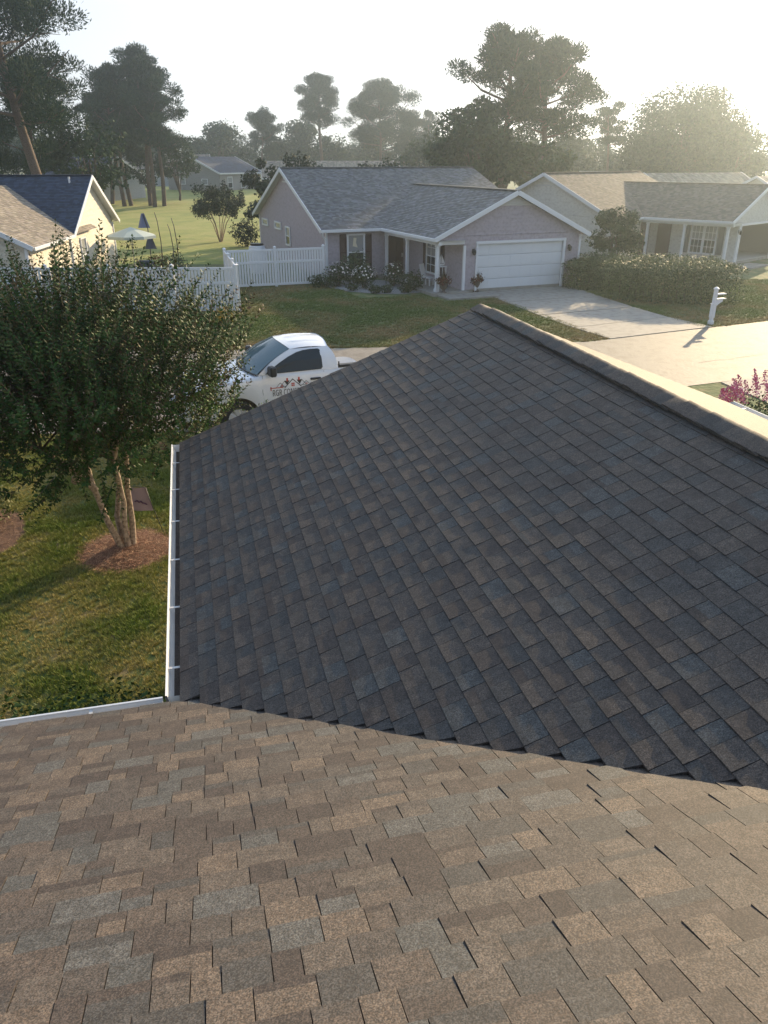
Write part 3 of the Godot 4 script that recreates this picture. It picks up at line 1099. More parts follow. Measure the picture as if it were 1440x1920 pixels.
func house_grey() -> void:
	var h := thing("grey_house", "mauve-grey sided house with white garage door and small columned porch", "house", P(2.28, 0, 36.15), deg_to_rad(22.2))
	house_model(h, {"he": 2.46, "W": 8.2, "pk": 4.38, "al": -3.26, "bf": 6.33, "hd": 7.25, "hr": 5.23, "ar": 8.96, "gl": 1.58, "wall": M.siding_mauve, "roof": M.roof_grey, "d0": 2.3, "d1": 6.94, "columns": [-0.36, -3.7, -6.35], "door": M.maroon, "open": false})
	var fx := Vector3(1, 0, 0)
	var fz := Vector3(0, 0, 1)
	window(h, Vector3(-1.31, 1.33, -6.68), fx, fz, 0.9, 1.72, true, M.maroon)
	window(h, Vector3(1.56, 1.33, -3.35), fz, -fx, 1.5, 1.6, true, M.maroon, true)
	# a pale pennant hung in the upper pane
	var b := MB.new()
	b.box(Vector3(-1.38, 1.82, -6.635), Vector3(0.16, 0.42, 0.008), Basis(Vector3(0, 0, 1), -0.12), 0.002)
	b.tri(Vector3(-1.46, 1.62, -6.63), Vector3(-1.22, 1.56, -6.63), Vector3(-1.34, 1.9, -6.63))
	part("window_hanging", b, mat(0.72, 0.66, 0.5, 0.8), h)
	var gx := -2.92
	window(h, Vector3(gx, 2.06, -18.8), fz, -fx, 1.35, 0.34, false)
	window(h, Vector3(gx, 2.06, -15.7), fz, -fx, 1.35, 0.36, false)
	window(h, Vector3(gx, 1.62, -13.55), fz, -fx, 0.85, 0.98, true)

func house_beige() -> void:
	var h := thing("beige_house", "pale beige house with sunlit roof, shaded porch and open garage", "house", P(19.7, 0, 46.4), deg_to_rad(43.0))
	house_model(h, {"he": 2.46, "W": 8.2, "pk": 4.3, "al": -3.26, "bf": 5.6, "hd": 5.3, "hr": 4.9, "ar": 8.0, "gl": 1.5, "wall": M.siding_beige, "roof": M.roof_brown, "d0": 1.75, "d1": 6.4, "columns": [-0.36, -3.0, -5.4], "door": M.maroon, "open": true})
	var fx := Vector3(1, 0, 0)
	var fz := Vector3(0, 0, 1)
	window(h, Vector3(1.48, 1.3, -1.9), fz, -fx, 0.75, 1.6, true, null, true)
	window(h, Vector3(1.48, 1.3, -2.72), fz, -fx, 0.75, 1.6, true, null, true)
	for z in [-1.25, -3.4]:
		var b := MB.new()
		b.box(Vector3(1.44, 1.3, z), Vector3(0.04, 1.62, 0.36), Basis(), 0.006)
		part("shutter", b, M.dark_shutter, h)
	var b2 := MB.new()
	b2.box(Vector3(1.44, 1.2, -4.9), Vector3(0.05, 2.05, 0.9), Basis(), 0.006)
	part("side_door", b2, M.maroon, h)
	# boxes on the garage floor
	for k in 3:
		var bx := MB.new()
		bx.box(Vector3.ZERO, Vector3(0.7, 0.5, 0.5), Basis(), 0.01)
		var pos := Vector3(2.6 + k * 0.85, 0.43, -3.0 - 0.4 * k)
		solo("storage_box", bx, M.siding_cream, "cream storage box on the floor of the open garage", "box", h.transform * pos, deg_to_rad(43.0), "boxes in the open garage")

func house_cream() -> void:
	var h := thing("cream_house", "cream shingled house with navy roof and white trimmed sunlit gable", "house", P(-14.6, 0, 38.6), deg_to_rad(5.0))
	var fx := Vector3(1, 0, 0)
	var fz := Vector3(0, 0, 1)
	var he := 2.45
	var hr := 4.92
	var b := MB.new()
	roof_slope(b, Vector3(-18, he, 0), Vector3(0, he, 0), Vector3(0, hr, -4.75), Vector3(-18, hr, -4.75))
	roof_slope(b, Vector3(0, he, -9.5), Vector3(-18, he, -9.5), Vector3(-18, hr, -4.75), Vector3(0, hr, -4.75))
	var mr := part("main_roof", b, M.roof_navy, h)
	b = MB.new()
	b.box(Vector3(-9, hr + 0.03, -4.75), Vector3(18, 0.05, 0.26), Basis(), 0.02)
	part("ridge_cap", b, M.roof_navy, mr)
	b = MB.new()
	roof_slope(b, Vector3(0.02, he, 6.1), Vector3(0.02, he, -4.3), Vector3(-4.1, 4.5, -4.3), Vector3(-4.1, 4.5, 6.1))
	roof_slope(b, Vector3(-8.2, he, -4.3), Vector3(-8.2, he, 6.1), Vector3(-4.1, 4.5, 6.1), Vector3(-4.1, 4.5, -4.3))
	part("wing_roof", b, M.roof_tan, h)
	b = MB.new()
	lap_wall(b, Vector3(-0.35, 0, -0.35), Vector3(-0.35, 0, -9.15), 0.1, he + 0.1, fx, 0.5, hr - 0.1, 0.24)
	part("gable_wall", b, M.siding_cream, h)
	b = MB.new()
	lap_wall(b, Vector3(-0.38, 0, 5.8), Vector3(-0.38, 0, -0.35), 0.1, he - 0.05, fx, 0.5, -1.0, 0.2)
	lap_wall(b, Vector3(-7.85, 0, 5.8), Vector3(-0.38, 0, 5.8), 0.1, he - 0.05, fz, 0.5, 4.35, 0.2)
	part("wing_wall", b, M.siding_cream, h)
	b = MB.new()
	b.box(Vector3(-9.2, 1.2, -4.75), Vector3(17.5, 2.4, 8.7))
	b.quad(Vector3(-18, 0, -9.1), Vector3(-0.4, 0, -9.1), Vector3(-0.4, he, -9.1), Vector3(-18, he, -9.1))
	part("house_body", b, M.siding_cream, h)
	b = MB.new()
	b.quad(Vector3(0, he - 0.05, 0), Vector3(-0.36, he - 0.05, 0), Vector3(-0.36, hr - 0.06, -4.75), Vector3(0, hr - 0.06, -4.75))
	b.quad(Vector3(0, he - 0.05, -9.5), Vector3(-0.36, he - 0.05, -9.5), Vector3(-0.36, hr - 0.06, -4.75), Vector3(0, hr - 0.06, -4.75))
	part("soffit", b, M.soffit, h)
	board(h, "rake_board", Vector3(0.02, he - 0.05, 0), Vector3(0.02, hr - 0.05, -4.75), 0.19, 0.04, fx, M.white_vinyl)
	board(h, "rake_board", Vector3(0.02, he - 0.05, -9.5), Vector3(0.02, hr - 0.05, -4.75), 0.19, 0.04, fx, M.white_vinyl)
	board(h, "rake_board", Vector3(0.02, he - 0.05, 6.12), Vector3(-4.1, 4.45, 6.12), 0.19, 0.04, fz, M.white_vinyl)
	board(h, "rake_board", Vector3(-8.2, he - 0.05, 6.12), Vector3(-4.1, 4.45, 6.12), 0.19, 0.04, fz, M.white_vinyl)
	board(h, "fascia", Vector3(0.04, he - 0.06, 6.0), Vector3(0.04, he - 0.06, 0.0), 0.13, 0.08, fx, M.white_vinyl)
	for c in [[-0.36, 5.8], [-0.34, -0.36], [-0.34, -9.12]]:
		b = MB.new()
		b.box(Vector3(c[0], he / 2, c[1]), Vector3(0.12, he - 0.1, 0.12), Basis(), 0.006)
		part("corner_board", b, M.white_vinyl, h)
	b = MB.new()
	b.box(Vector3(-4.1, 1.1, 5.83), Vector3(4.9, 2.1, 0.05), Basis(), 0.006)
	part("garage_door", b, M.garage_door, h)
	window(h, Vector3(-0.34, 1.3, -2.4), Vector3(0, 0, -1), fx, 0.9, 1.6, true, null)
	# vent pipes on the slope
	for p in [[-2.2, 3.2], [-5.6, 4.1], [-1.0, 4.6]]:
		b = MB.new()
		var zz: float = -(p[1] - he) / (hr - he) * 4.75
		b.tube([Vector3(p[0], p[1] - 0.05, zz), Vector3(p[0], p[1] + 0.28, zz)], [0.05, 0.05], 8)
		part("vent_pipe", b, M.white_paint, h)

func simple_house(label: String, x: float, d: float, y0: float, turn: float, w: float, dep: float, he: float, hr: float, wall: Material, roof: Material, door := false, group := "") -> void:
	# ridge along the local x axis
	var h := thing("distant_house", label, "house", P(x, y0, d), deg_to_rad(turn), group)
	var hw := w / 2
	var hz := dep / 2
	var b := MB.new()
	roof_slope(b, Vector3(-hw, he, hz), Vector3(hw, he, hz), Vector3(hw, hr, 0), Vector3(-hw, hr, 0), 0.4)
	roof_slope(b, Vector3(hw, he, -hz), Vector3(-hw, he, -hz), Vector3(-hw, hr, 0), Vector3(hw, hr, 0), 0.4)
	part("roof", b, roof, h)
	b = MB.new()
	var i := 0.35
	lap_wall(b, Vector3(-hw + i, 0, hz - i), Vector3(hw - i, 0, hz - i), 0, he, Vector3(0, 0, 1), 0.5, -1, 0.2)
	for s in [-1.0, 1.0]:
		lap_wall(b, Vector3(s * (hw - i), 0, hz - i), Vector3(s * (hw - i), 0, -hz + i), 0, he, Vector3(s, 0, 0), 0.5, hr - 0.1, 0.2)
	part("wall", b, wall, h)
	for s in [-1.0, 1.0]:
		for t in [-1.0, 1.0]:
			board(h, "rake_board", Vector3(s * hw, he - 0.05, t * hz), Vector3(s * hw, hr - 0.05, 0), 0.22, 0.05, Vector3(s, 0, 0), M.white_vinyl)
	board(h, "fascia", Vector3(-hw, he - 0.05, hz), Vector3(hw, he - 0.05, hz), 0.18, 0.08, Vector3(0, 0, 1), M.white_vinyl)
	for k in 2:
		window(h, Vector3(-hw + w * (0.25 + 0.3 * k), 1.4, hz - i), Vector3(1, 0, 0), Vector3(0, 0, 1), 1.0, 1.4, true)
		window(h, Vector3(-hw + i, 1.5, hz * (0.4 - 0.8 * k)), Vector3(0, 0, 1), Vector3(-1, 0, 0), 1.0, 0.7, false)
	if door:
		b = MB.new()
		b.box(Vector3(hw - 2.9, 1.1, hz - i + 0.04), Vector3(4.2, 2.1, 0.06), Basis(), 0.01)
		part("garage_door", b, M.garage_door, h)

func far_houses() -> void:
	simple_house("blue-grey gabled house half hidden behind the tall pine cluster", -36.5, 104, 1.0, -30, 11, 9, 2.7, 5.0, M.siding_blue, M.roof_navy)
	simple_house("small blue-grey house with garage beyond the red golf flag", -37.5, 146, 1.2, 20, 15, 9, 2.8, 5.3, M.siding_blue, M.roof_tan, true)
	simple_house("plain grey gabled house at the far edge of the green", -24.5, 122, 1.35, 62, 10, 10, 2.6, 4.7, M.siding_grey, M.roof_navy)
	simple_house("long tan-roofed house seen over the grey house's ridge", -8.5, 128, 0.6, 8, 20, 10, 2.6, 4.9, M.siding_grey, M.roof_tan)
	simple_house("second tan-roofed house behind the tall pines over the ridge", 5.5, 135, 0.6, -6, 14, 10, 2.6, 4.8, M.siding_beige, M.roof_tan)
	simple_house("beige house with bright roof behind the porch house", 29.0, 79, 0.0, 22, 11.5, 9, 2.5, 4.55, M.siding_beige, M.roof_tan)
	simple_house("beige house end with white gable beyond the open garage", 38.5, 78, 0.0, 22, 10.5, 9, 2.4, 4.3, M.siding_beige, M.roof_tan)

# ---------------------------------------------------------------- fences
func fence(label: String, a: Vector3, c: Vector3, n_panel: int, hgt := 1.75) -> void:
	var ln := a.distance_to(c)
	var dir := (c - a) / ln
	var f := thing("picket_fence", label, "fence", a, atan2(-dir.z, dir.x), "white vinyl fences")
	var pl := ln / n_panel
	var post := MB.new()
	post.box(Vector3(0, hgt / 2 + 0.03, 0), Vector3(0.12, hgt + 0.1, 0.12), Basis(), 0.008)
	post.box(Vector3(0, hgt + 0.09, 0), Vector3(0.15, 0.03, 0.15), Basis(), 0.008)
	post.lathe([Vector2(0.075, 0.0), Vector2(0.0, 0.05)], 4, Vector3(0, hgt + 0.105, 0))
	var pm := post.mesh()
	var picket := MB.new()
	picket.box(Vector3(0, hgt / 2, 0), Vector3(0.098, hgt - 0.16, 0.02), Basis(), 0.004)
	var km := picket.mesh()
	for i in n_panel + 1:
		part("post", pm, M.white_vinyl, f).position = Vector3(pl * i, 0, 0)
	for i in n_panel:
		for y in [0.12, hgt * 0.66, hgt - 0.04]:
			var b := MB.new()
			b.box(Vector3(pl * (i + 0.5), y, 0), Vector3(pl - 0.12, 0.11, 0.05), Basis(), 0.006)
			part("rail", b, M.white_vinyl, f)
		var n := int((pl - 0.14) / 0.128)
		for k in n:
			part("picket", km, M.white_vinyl, f).position = Vector3(pl * i + 0.07 + (k + 0.5) * (pl - 0.14) / n, 0, 0)

func fences() -> void:
	fence("white picket fence joining the grey house's corner", P(-7.54, 0, 38.3), P(-3.0, 0, 39.9), 2)
	fence("white picket fence running edge-on between two fence lines", P(-5.9, 0, 32.2), P(-7.5, 0, 38.1), 3)
	fence("white picket fence behind the crape myrtle's crown", P(-16.0, 0, 32.0), P(-5.95, 0, 32.1), 4)

# ---------------------------------------------------------------- pickup truck
func truck() -> void:
	# local x: from the front bumper to the rear; z: towards us (driver's side); y up
	var T := thing("pickup_truck", "white single-cab pickup truck with builder's lettering on its door", "truck", P(-4.62, 0.0, 16.92), deg_to_rad(90 - 68))
	var paint := mat(0.74, 0.76, 0.80, 0.25)
	paint.clearcoat_enabled = true
	paint.clearcoat = 0.8
	paint.clearcoat_roughness = 0.05
	var AX1 := 1.15
	var AX2 := 4.15
	var WR := 0.40
	var archr := 0.50
	# lower body: stations along x, ring from sill to hood or bed rail
	var sill := func(x: float) -> float:
		var y := 0.46
		for ax in [AX1, AX2]:
			var dx: float = absf(x - ax)
			if dx < archr:
				y = maxf(y, 0.40 + sqrt(archr * archr - dx * dx))
		return y
	var topy := func(x: float) -> float:
		if x < 0.1: return lerpf(1.08, 1.18, x / 0.1)
		if x < 1.75: return lerpf(1.18, 1.35, pow((x - 0.1) / 1.65, 0.8))
		if x < 3.5: return 1.38
		return 1.38
	var halfw := func(x: float) -> float:
		var w := 0.99
		if x < 0.5: w = lerpf(0.86, 0.99, sqrt(x / 0.5))
		if x > 4.75: w = lerpf(0.99, 0.95, (x - 4.75) / 0.3)
		return w
	var xs := []
	var x := 0.0
	while x <= 5.06:
		xs.append(x)
		x += 0.05
	var prof := func(xx: float, k: int) -> Vector3:
		var ys: float = sill.call(xx)
		var yt: float = topy.call(xx)
		var w: float = halfw.call(xx)
		var q := [[ys, 0.955], [lerpf(ys, yt, 0.22), 0.985], [lerpf(ys, yt, 0.5), 1.0], [lerpf(ys, yt, 0.72), 0.998], [lerpf(ys, yt, 0.88), 0.985], [yt - 0.015, 0.955], [yt + 0.005, 0.90], [yt + 0.02, 0.6], [yt + 0.03, 0.0]]
		return Vector3(xx, q[k][0], w * q[k][1])
	var b := MB.new()
	for sd in [1.0, -1.0]:
		for k in 8:
			for i in xs.size() - 1:
				var top_open: bool = (k >= 6 or (sd < 0 and k >= 2)) and xs[i] > 3.48
				if top_open: continue
				var p := [prof.call(xs[i], k), prof.call(xs[i + 1], k), prof.call(xs[i + 1], k + 1), prof.call(xs[i], k + 1)]
				var nn := []
				for z in [[i, k], [i + 1, k], [i + 1, k + 1], [i, k + 1]]:
					var xa: float = xs[maxi(z[0] - 1, 0)]
					var xb: float = xs[mini(z[0] + 1, xs.size() - 1)]
					var xc: float = xs[z[0]]
					var du: Vector3 = prof.call(xb, z[1]) - prof.call(xa, z[1])
					var dv: Vector3 = prof.call(xc, mini(z[1] + 1, 8)) - prof.call(xc, maxi(z[1] - 1, 0))
					if z[1] <= 2: du = Vector3(1, 0, du.z)
					var m := du.cross(dv).normalized()
					nn.append(m)
				for j in 4:
					p[j].z *= sd
					nn[j].z *= sd
				if sd > 0:
					b.tri_n(p[0], p[1], p[2], nn[0], nn[1], nn[2]); b.tri_n(p[0], p[2], p[3], nn[0], nn[2], nn[3])
				else:
					b.tri_n(p[0], p[2], p[1], nn[0], nn[2], nn[1]); b.tri_n(p[0], p[3], p[2], nn[0], nn[3], nn[2])
	# nose and tail
	for k in 8:
		b.quad(prof.call(0.0, k) * Vector3(1, 1, -1), prof.call(0.0, k), prof.call(0.0, k + 1), prof.call(0.0, k + 1) * Vector3(1, 1, -1))
	b.box(Vector3(5.04, 0.62, 0), Vector3(0.06, 0.30, 1.86), Basis(), 0.02)
	part("body", b, paint, T)
	# bed liner and rails
	b = MB.new()
	b.box(Vector3(4.26, 0.70, 0), Vector3(1.5, 0.05, 1.7))
	b.box(Vector3(3.53, 0.85, 0), Vector3(0.05, 0.3, 1.7))
	b.box(Vector3(4.26, 1.04, 0.84), Vector3(1.5, 0.68, 0.04))
	part("bed_wall", b, paint, T)
	b = MB.new()
	b.box(Vector3(4.27, 1.405, 0.9), Vector3(1.53, 0.06, 0.15), Basis(), 0.01)
	part("bed_rail", b, M.plastic_black, T)
	b = MB.new()
	b.box(Vector3(2.55, 0.42, 0), Vector3(4.7, 0.2, 1.2))
	b.box(Vector3(AX1, 0.75, 0), Vector3(1.1, 0.5, 1.5))
	b.box(Vector3(AX2, 0.55, 0), Vector3(1.1, 0.25, 1.5))
	b.box(Vector3(2.95, 0.62, 0), Vector3(2.4, 0.3, 1.7))
	part("chassis", b, M.black, T)
	# cab above the belt line
	var cab := func(u: float, t: float) -> Vector3:
		# u along: 0 windscreen base .. 1 rear of cab; t: 0 belt .. 1 roof edge
		var xb := lerpf(1.62, 3.46, u)
		var xt := lerpf(2.42, 3.30, u)
		var bulge := sin(t * PI) * 0.05
		var xx := lerpf(xb, xt, t) + (-bulge if u < 0.05 else 0.0) + (bulge * 0.9 if u > 0.97 else 0.0)
		return Vector3(xx, lerpf(1.36, 1.84, sin(t * PI / 2) * 0.35 + t * 0.65), lerpf(0.955, 0.74, t * t * 0.55 + t * 0.45))
	b = MB.new()
	for sd in [1.0, -1.0]:
		var f := func(u: float, t: float) -> Vector3:
			var p: Vector3 = cab.call(u, t)
			return Vector3(p.x, p.y, p.z * sd)
		if sd > 0:
			b.grid(f, 14, 8)
		else:
			b.grid(func(u, t): return f.call(1.0 - u, t), 14, 8)
	# roof with a soft crown and pressed ribs
	var roof := func(u: float, w: float) -> Vector3:
		var a := (w - 0.5) * 2.0
		var edge := lerpf(2.42, 3.30, u)
		var xx := edge - 0.13 * (1.0 - a * a) * (1.0 - u) + 0.06 * (1.0 - a * a) * u
		var crown := 0.085 * (1.0 - pow(absf(a), 2.6))
		var lon := 0.03 * sin(u * PI) - 0.012 * u
		var rib := 0.0
		for r in [-0.5, 0.0, 0.5]:
			if absf(a - r) < 0.09 and u > 0.2 and u < 0.92: rib = 0.010
		return Vector3(xx, 1.84 + crown + lon + rib, -0.74 * a)
	b.grid(roof, 16, 40)
	# rear pillar panel around the back window
	b.grid(func(u, t): return Vector3(lerpf(3.46, 3.30, t) + 0.06 * sin(u * PI) * t, lerpf(1.36, 1.84, t) + 0.085 * (1 - pow(absf((u - 0.5) * 2), 2.6)) * t, lerpf(0.955, 0.74, t) * (1.0 - 2.0 * u)), 12, 6)
	# cowl
	b.box(Vector3(1.66, 1.345, 0), Vector3(0.2, 0.03, 1.7), Basis(), 0.01)
	part("cab", b, paint, T)
	# windscreen
	b = MB.new()
	var ws := func(w: float, t: float) -> Vector3:
		var a := (w - 0.5) * 2.0
		var xb := 1.60 - 0.16 * (1 - a * a)
		var xt := 2.415 - 0.13 * (1 - a * a)
		return Vector3(lerpf(xb, xt, t) - 0.012, lerpf(1.372, 1.84 + 0.085 * (1.0 - pow(absf(a), 2.6)), t) + 0.045 * sin(t * PI), -lerpf(0.93, 0.735, t) * a)
	b.grid(ws, 12, 8)
	var wg := mat(0.10, 0.16, 0.18, 0.05)
	part("windscreen", b, wg, T)
	b = MB.new()
	var seal := []
	for i in 13: seal.append(ws.call(i / 12.0, 0.0) + Vector3(-0.01, 0.004, 0))
	var srad := []
	for i in 13: srad.append(0.016)
	b.tube(seal, srad, 5)
	b.tube([ws.call(0.3, 0.03) + Vector3(-0.03, 0.02, 0), ws.call(0.78, 0.2) + Vector3(-0.03, 0.02, 0)], [0.012, 0.008], 5)
	part("wiper", b, M.plastic_black, T)
	# side windows: tinted pane following the cab side, with a dark seal
	for sd in [1.0, -1.0]:
		var ol := [[0.085, 0.05], [0.10, 0.2], [0.13, 0.42], [0.185, 0.62], [0.27, 0.78], [0.38, 0.855], [0.55, 0.885], [0.73, 0.88], [0.77, 0.82], [0.79, 0.45], [0.80, 0.13], [0.78, 0.06], [0.45, 0.055], [0.2, 0.05]]
		var pts := []
		var big := []
		var cu := Vector2(0.45, 0.45)
		for q in ol:
			var v2 := Vector2(q[0], q[1])
			var p: Vector3 = cab.call(v2.x, v2.y)
			pts.append(Vector3(p.x, p.y, (p.z + 0.012) * sd))
			var v3 := v2 + (v2 - cu).normalized() * Vector2(0.012, 0.03)
			var p2: Vector3 = cab.call(v3.x, maxf(v3.y, 0.0))
			big.append(Vector3(p2.x, p2.y, (p2.z + 0.006) * sd))
		for layer in [[big, "window_seal", M.plastic_black], [pts, "side_window", wg if false else M.glass]]:
			b = MB.new()
			var arr: Array = layer[0]
			var c := Vector3.ZERO
			for p in arr: c += p
			c /= arr.size()
			var cc: Vector3 = cab.call(0.45, 0.45)
			c = Vector3(cc.x, cc.y, (cc.z + (0.012 if layer[1] == "side_window" else 0.006)) * sd)
			for i in arr.size():
				if sd > 0: b.tri(c, arr[i], arr[(i + 1) % arr.size()])
				else: b.tri(c, arr[(i + 1) % arr.size()], arr[i])
			part(layer[1], b, layer[2], T)
	# door outline, handle, mirror on the near side; mirror on the far side too
	for sd in [1.0, -1.0]:
		var door := Node3D.new()
		door.name = "door"
		T.add_child(door, true)
		b = MB.new()
		var zz := 0.994
		var line := [[1.72, 1.35], [1.70, 1.0], [1.74, 0.62], [1.86, 0.5], [3.02, 0.5], [3.10, 0.6], [3.13, 1.34]]
		for i in line.size() - 1:
			var ya: float = line[i][1]
			var yb: float = line[i + 1][1]
			var za := side_z(ya) + 0.001
			var zb := side_z(yb) + 0.001
			b.tube([Vector3(line[i][0], ya, za * sd), Vector3(line[i + 1][0], yb, zb * sd)], [0.006, 0.006], 4)
		part("seam", b, mat(0.2, 0.21, 0.22, 0.6), door)
		b = MB.new()
		b.box(Vector3(2.92, 1.19, (side_z(1.19) + 0.025) * sd), Vector3(0.25, 0.05, 0.04), Basis(), 0.015)
		part("handle", b, M.plastic_black, door)
		b = MB.new()
		b.box(Vector3(1.90, 1.47, 1.13 * sd), Vector3(0.15, 0.22, 0.22), Basis(Vector3(0, 1, 0), 0.2 * sd), 0.03)
		b.tube([Vector3(1.86, 1.40, 0.94 * sd), Vector3(1.88, 1.41, 1.08 * sd)], [0.04, 0.04], 6)
		part("mirror", b, M.plastic_black, door)
	# wheels
	var wheel := MB.new()
	var rimb := MB.new()
	for seg in 28:
		var a0 := TAU * seg / 28.0
		var a1 := TAU * (seg + 1) / 28.0
		var pf := [[0.25, 0.12], [0.36, 0.13], [WR, 0.09], [WR, -0.09], [0.36, -0.13], [0.25, -0.12]]
		for i in 5:
			var p0 := Vector3(cos(a0) * pf[i][0], sin(a0) * pf[i][0], pf[i][1])
			var p1 := Vector3(cos(a1) * pf[i][0], sin(a1) * pf[i][0], pf[i][1])
			var p2 := Vector3(cos(a1) * pf[i + 1][0], sin(a1) * pf[i + 1][0], pf[i + 1][1])
			var p3 := Vector3(cos(a0) * pf[i + 1][0], sin(a0) * pf[i + 1][0], pf[i + 1][1])
			wheel.quad(p0, p3, p2, p1)
		rimb.tri(Vector3(0, 0, 0.085), Vector3(cos(a0) * 0.25, sin(a0) * 0.25, 0.115 if seg % 5 else 0.05), Vector3(cos(a1) * 0.25, sin(a1) * 0.25, 0.115 if (seg + 1) % 5 else 0.05))
	var wm := wheel.mesh()
	var rm := rimb.mesh()
	for ax in [AX1, AX2]:
		for sd in [1.0, -1.0]:
			var wn := part("wheel", wm, mat(0.02, 0.02, 0.021, 0.85), T)
			wn.position = Vector3(ax, WR + 0.012, 0.83 * sd)
			if sd < 0: wn.rotation.y = PI
			part("rim", rm, M.steel, wn)
	# lamps and bumper
	for sd in [1.0, -1.0]:
		b = MB.new()
		b.box(Vector3(0.12, 0.9, 0.76 * sd), Vector3(0.2, 0.2, 0.26), Basis(Vector3(0, 1, 0), -0.5 * sd), 0.03)
		part("headlight", b, M.glass, T)
		b = MB.new()
		b.box(Vector3(5.06, 0.66, 0.86 * sd), Vector3(0.06, 0.2, 0.16), Basis(), 0.02)
		part("tail_light", b, mat(0.25, 0.02, 0.02, 0.2), T)
	b = MB.new()
	b.box(Vector3(-0.02, 0.55, 0), Vector3(0.2, 0.2, 1.8), Basis(), 0.05)
	part("front_bumper", b, M.steel, T)
	b = MB.new()
	b.box(Vector3(5.13, 0.5, 0), Vector3(0.16, 0.18, 1.8), Basis(), 0.04)
	part("rear_bumper", b, M.steel, T)
	b = MB.new()
	b.box(Vector3(-0.005, 0.86, 0), Vector3(0.06, 0.2, 1.2), Basis(), 0.02)
	part("grille", b, M.plastic_black, T)
	# aerial behind the cab
	b = MB.new()
	b.box(Vector3(3.50, 1.36, 0.93), Vector3(0.03, 0.3, 0.03), Basis(), 0.005)
	part("bed_gap_trim", b, M.plastic_black, T)
	door_sign(T)

func side_z(y: float) -> float:
	# half-width of the door skin at a height
	var t := clampf((y - 0.46) / (1.38 - 0.46), 0, 1)
	var st := [[0.0, 0.955], [0.22, 0.985], [0.5, 1.0], [0.72, 0.998], [0.88, 0.985], [1.0, 0.955]]
	for i in 5:
		if t <= st[i + 1][0]:
			return 0.99 * lerpf(st[i][1], st[i + 1][1], (t - st[i][0]) / (st[i + 1][0] - st[i][0]))
	return 0.94

func sign_poly(b: MB, pts: Array) -> void:
	var pl := PackedVector2Array()
	for p in pts: pl.append(Vector2(p[0], p[1]))
	var idx := Geometry2D.triangulate_polygon(pl)
	for i in range(0, idx.size(), 3):
		var t := []
		for k in 3:
			var q := pl[idx[i + k]]
			t.append(Vector3(q.x, q.y, side_z(q.y) + 0.006))
		if (t[1] - t[0]).cross(t[2] - t[0]).z > 0: b.tri(t[0], t[1], t[2])
		else: b.tri(t[0], t[2], t[1])

func sign_line(b: MB, pts: Array, w: float) -> void:
	for i in pts.size() - 1:
		var p := Vector2(pts[i][0], pts[i][1])
		var q := Vector2(pts[i + 1][0], pts[i + 1][1])
		var n := (q - p).normalized().orthogonal() * w * 0.5
		var e := (q - p).normalized() * w * 0.4
		sign_poly(b, [[(p - n - e).x, (p - n - e).y], [(q - n + e).x, (q - n + e).y], [(q + n + e).x, (q + n + e).y], [(p + n - e).x, (p + n - e).y]])

func door_sign(T: Node3D) -> void:
	var s := Node3D.new()
	s.name = "door_sign"
	T.add_child(s)
	var ink := mat(0.02, 0.021, 0.025, 0.5)
	var red := mat(0.50, 0.07, 0.045, 0.5)
	var ox := 2.40
	var oy := 1.0
	var tr := func(a: Array) -> Array:
		var r := []
		for q in a: r.append([ox + q[0], oy + q[1]])
		return r
	var b := MB.new()
	# dark roof wedges either side of the middle gable
	for sd in [-1.0, 1.0]:
		sign_poly(b, tr.call([[0.08 * sd, 0.20], [0.21 * sd, 0.20], [0.145 * sd, 0.10]]))
		sign_line(b, tr.call([[0.20 * sd, 0.195], [0.30 * sd, 0.075], [0.17 * sd, 0.075]]), 0.009)
		sign_line(b, tr.call([[0.21 * sd, 0.075], [0.30 * sd, 0.165], [0.385 * sd, 0.075]]), 0.009)
	sign_line(b, tr.call([[-0.20, 0.045], [-0.01, 0.225], [0.18, 0.045]]), 0.018)
	part("house_outline", b, ink, s)
	b = MB.new()
	for k in 2:
		for j in 2:
			var x0 := -0.045 + k * 0.04
			var y0 := 0.065 + j * 0.042
			sign_poly(b, tr.call([[x0, y0], [x0 + 0.032, y0], [x0 + 0.032, y0 + 0.034], [x0, y0 + 0.034]]))
	for sd in [-1.0, 1.0]:
		var cx: float = 0.135 * sd
		sign_poly(b, tr.call([[cx - 0.02, 0.185], [cx + 0.02, 0.185], [cx + 0.02, 0.255], [cx - 0.02, 0.255]]))
		for k in 2:
			var wx: float = 0.285 * sd + k * 0.025
			sign_poly(b, tr.call([[wx, 0.085], [wx + 0.016, 0.085], [wx + 0.016, 0.115], [wx, 0.115]]))
	# the long red hammer handle
	sign_line(b, tr.call([[-0.52, 0.06], [-0.24, 0.06]]), 0.018)
	sign_line(b, tr.call([[-0.515, 0.085], [-0.515, 0.012]]), 0.022)
	part("red_mark", b, red, s)
	var tm := TextMesh.new()
	tm.text = "RGR CONST"
	var sf := SystemFont.new()
	sf.font_names = PackedStringArray(["Droid Sans"])
	tm.font = sf
	tm.font_size = 64
	tm.pixel_size = 0.0026
	tm.depth = 0.004
	tm.horizontal_alignment = HORIZONTAL_ALIGNMENT_LEFT
	var t := part("lettering", tm, ink, s)
	t.position = Vector3(ox - 0.49, oy - 0.055, side_z(0.96) + 0.006)
	t.scale = Vector3(0.72, 1.15, 1)

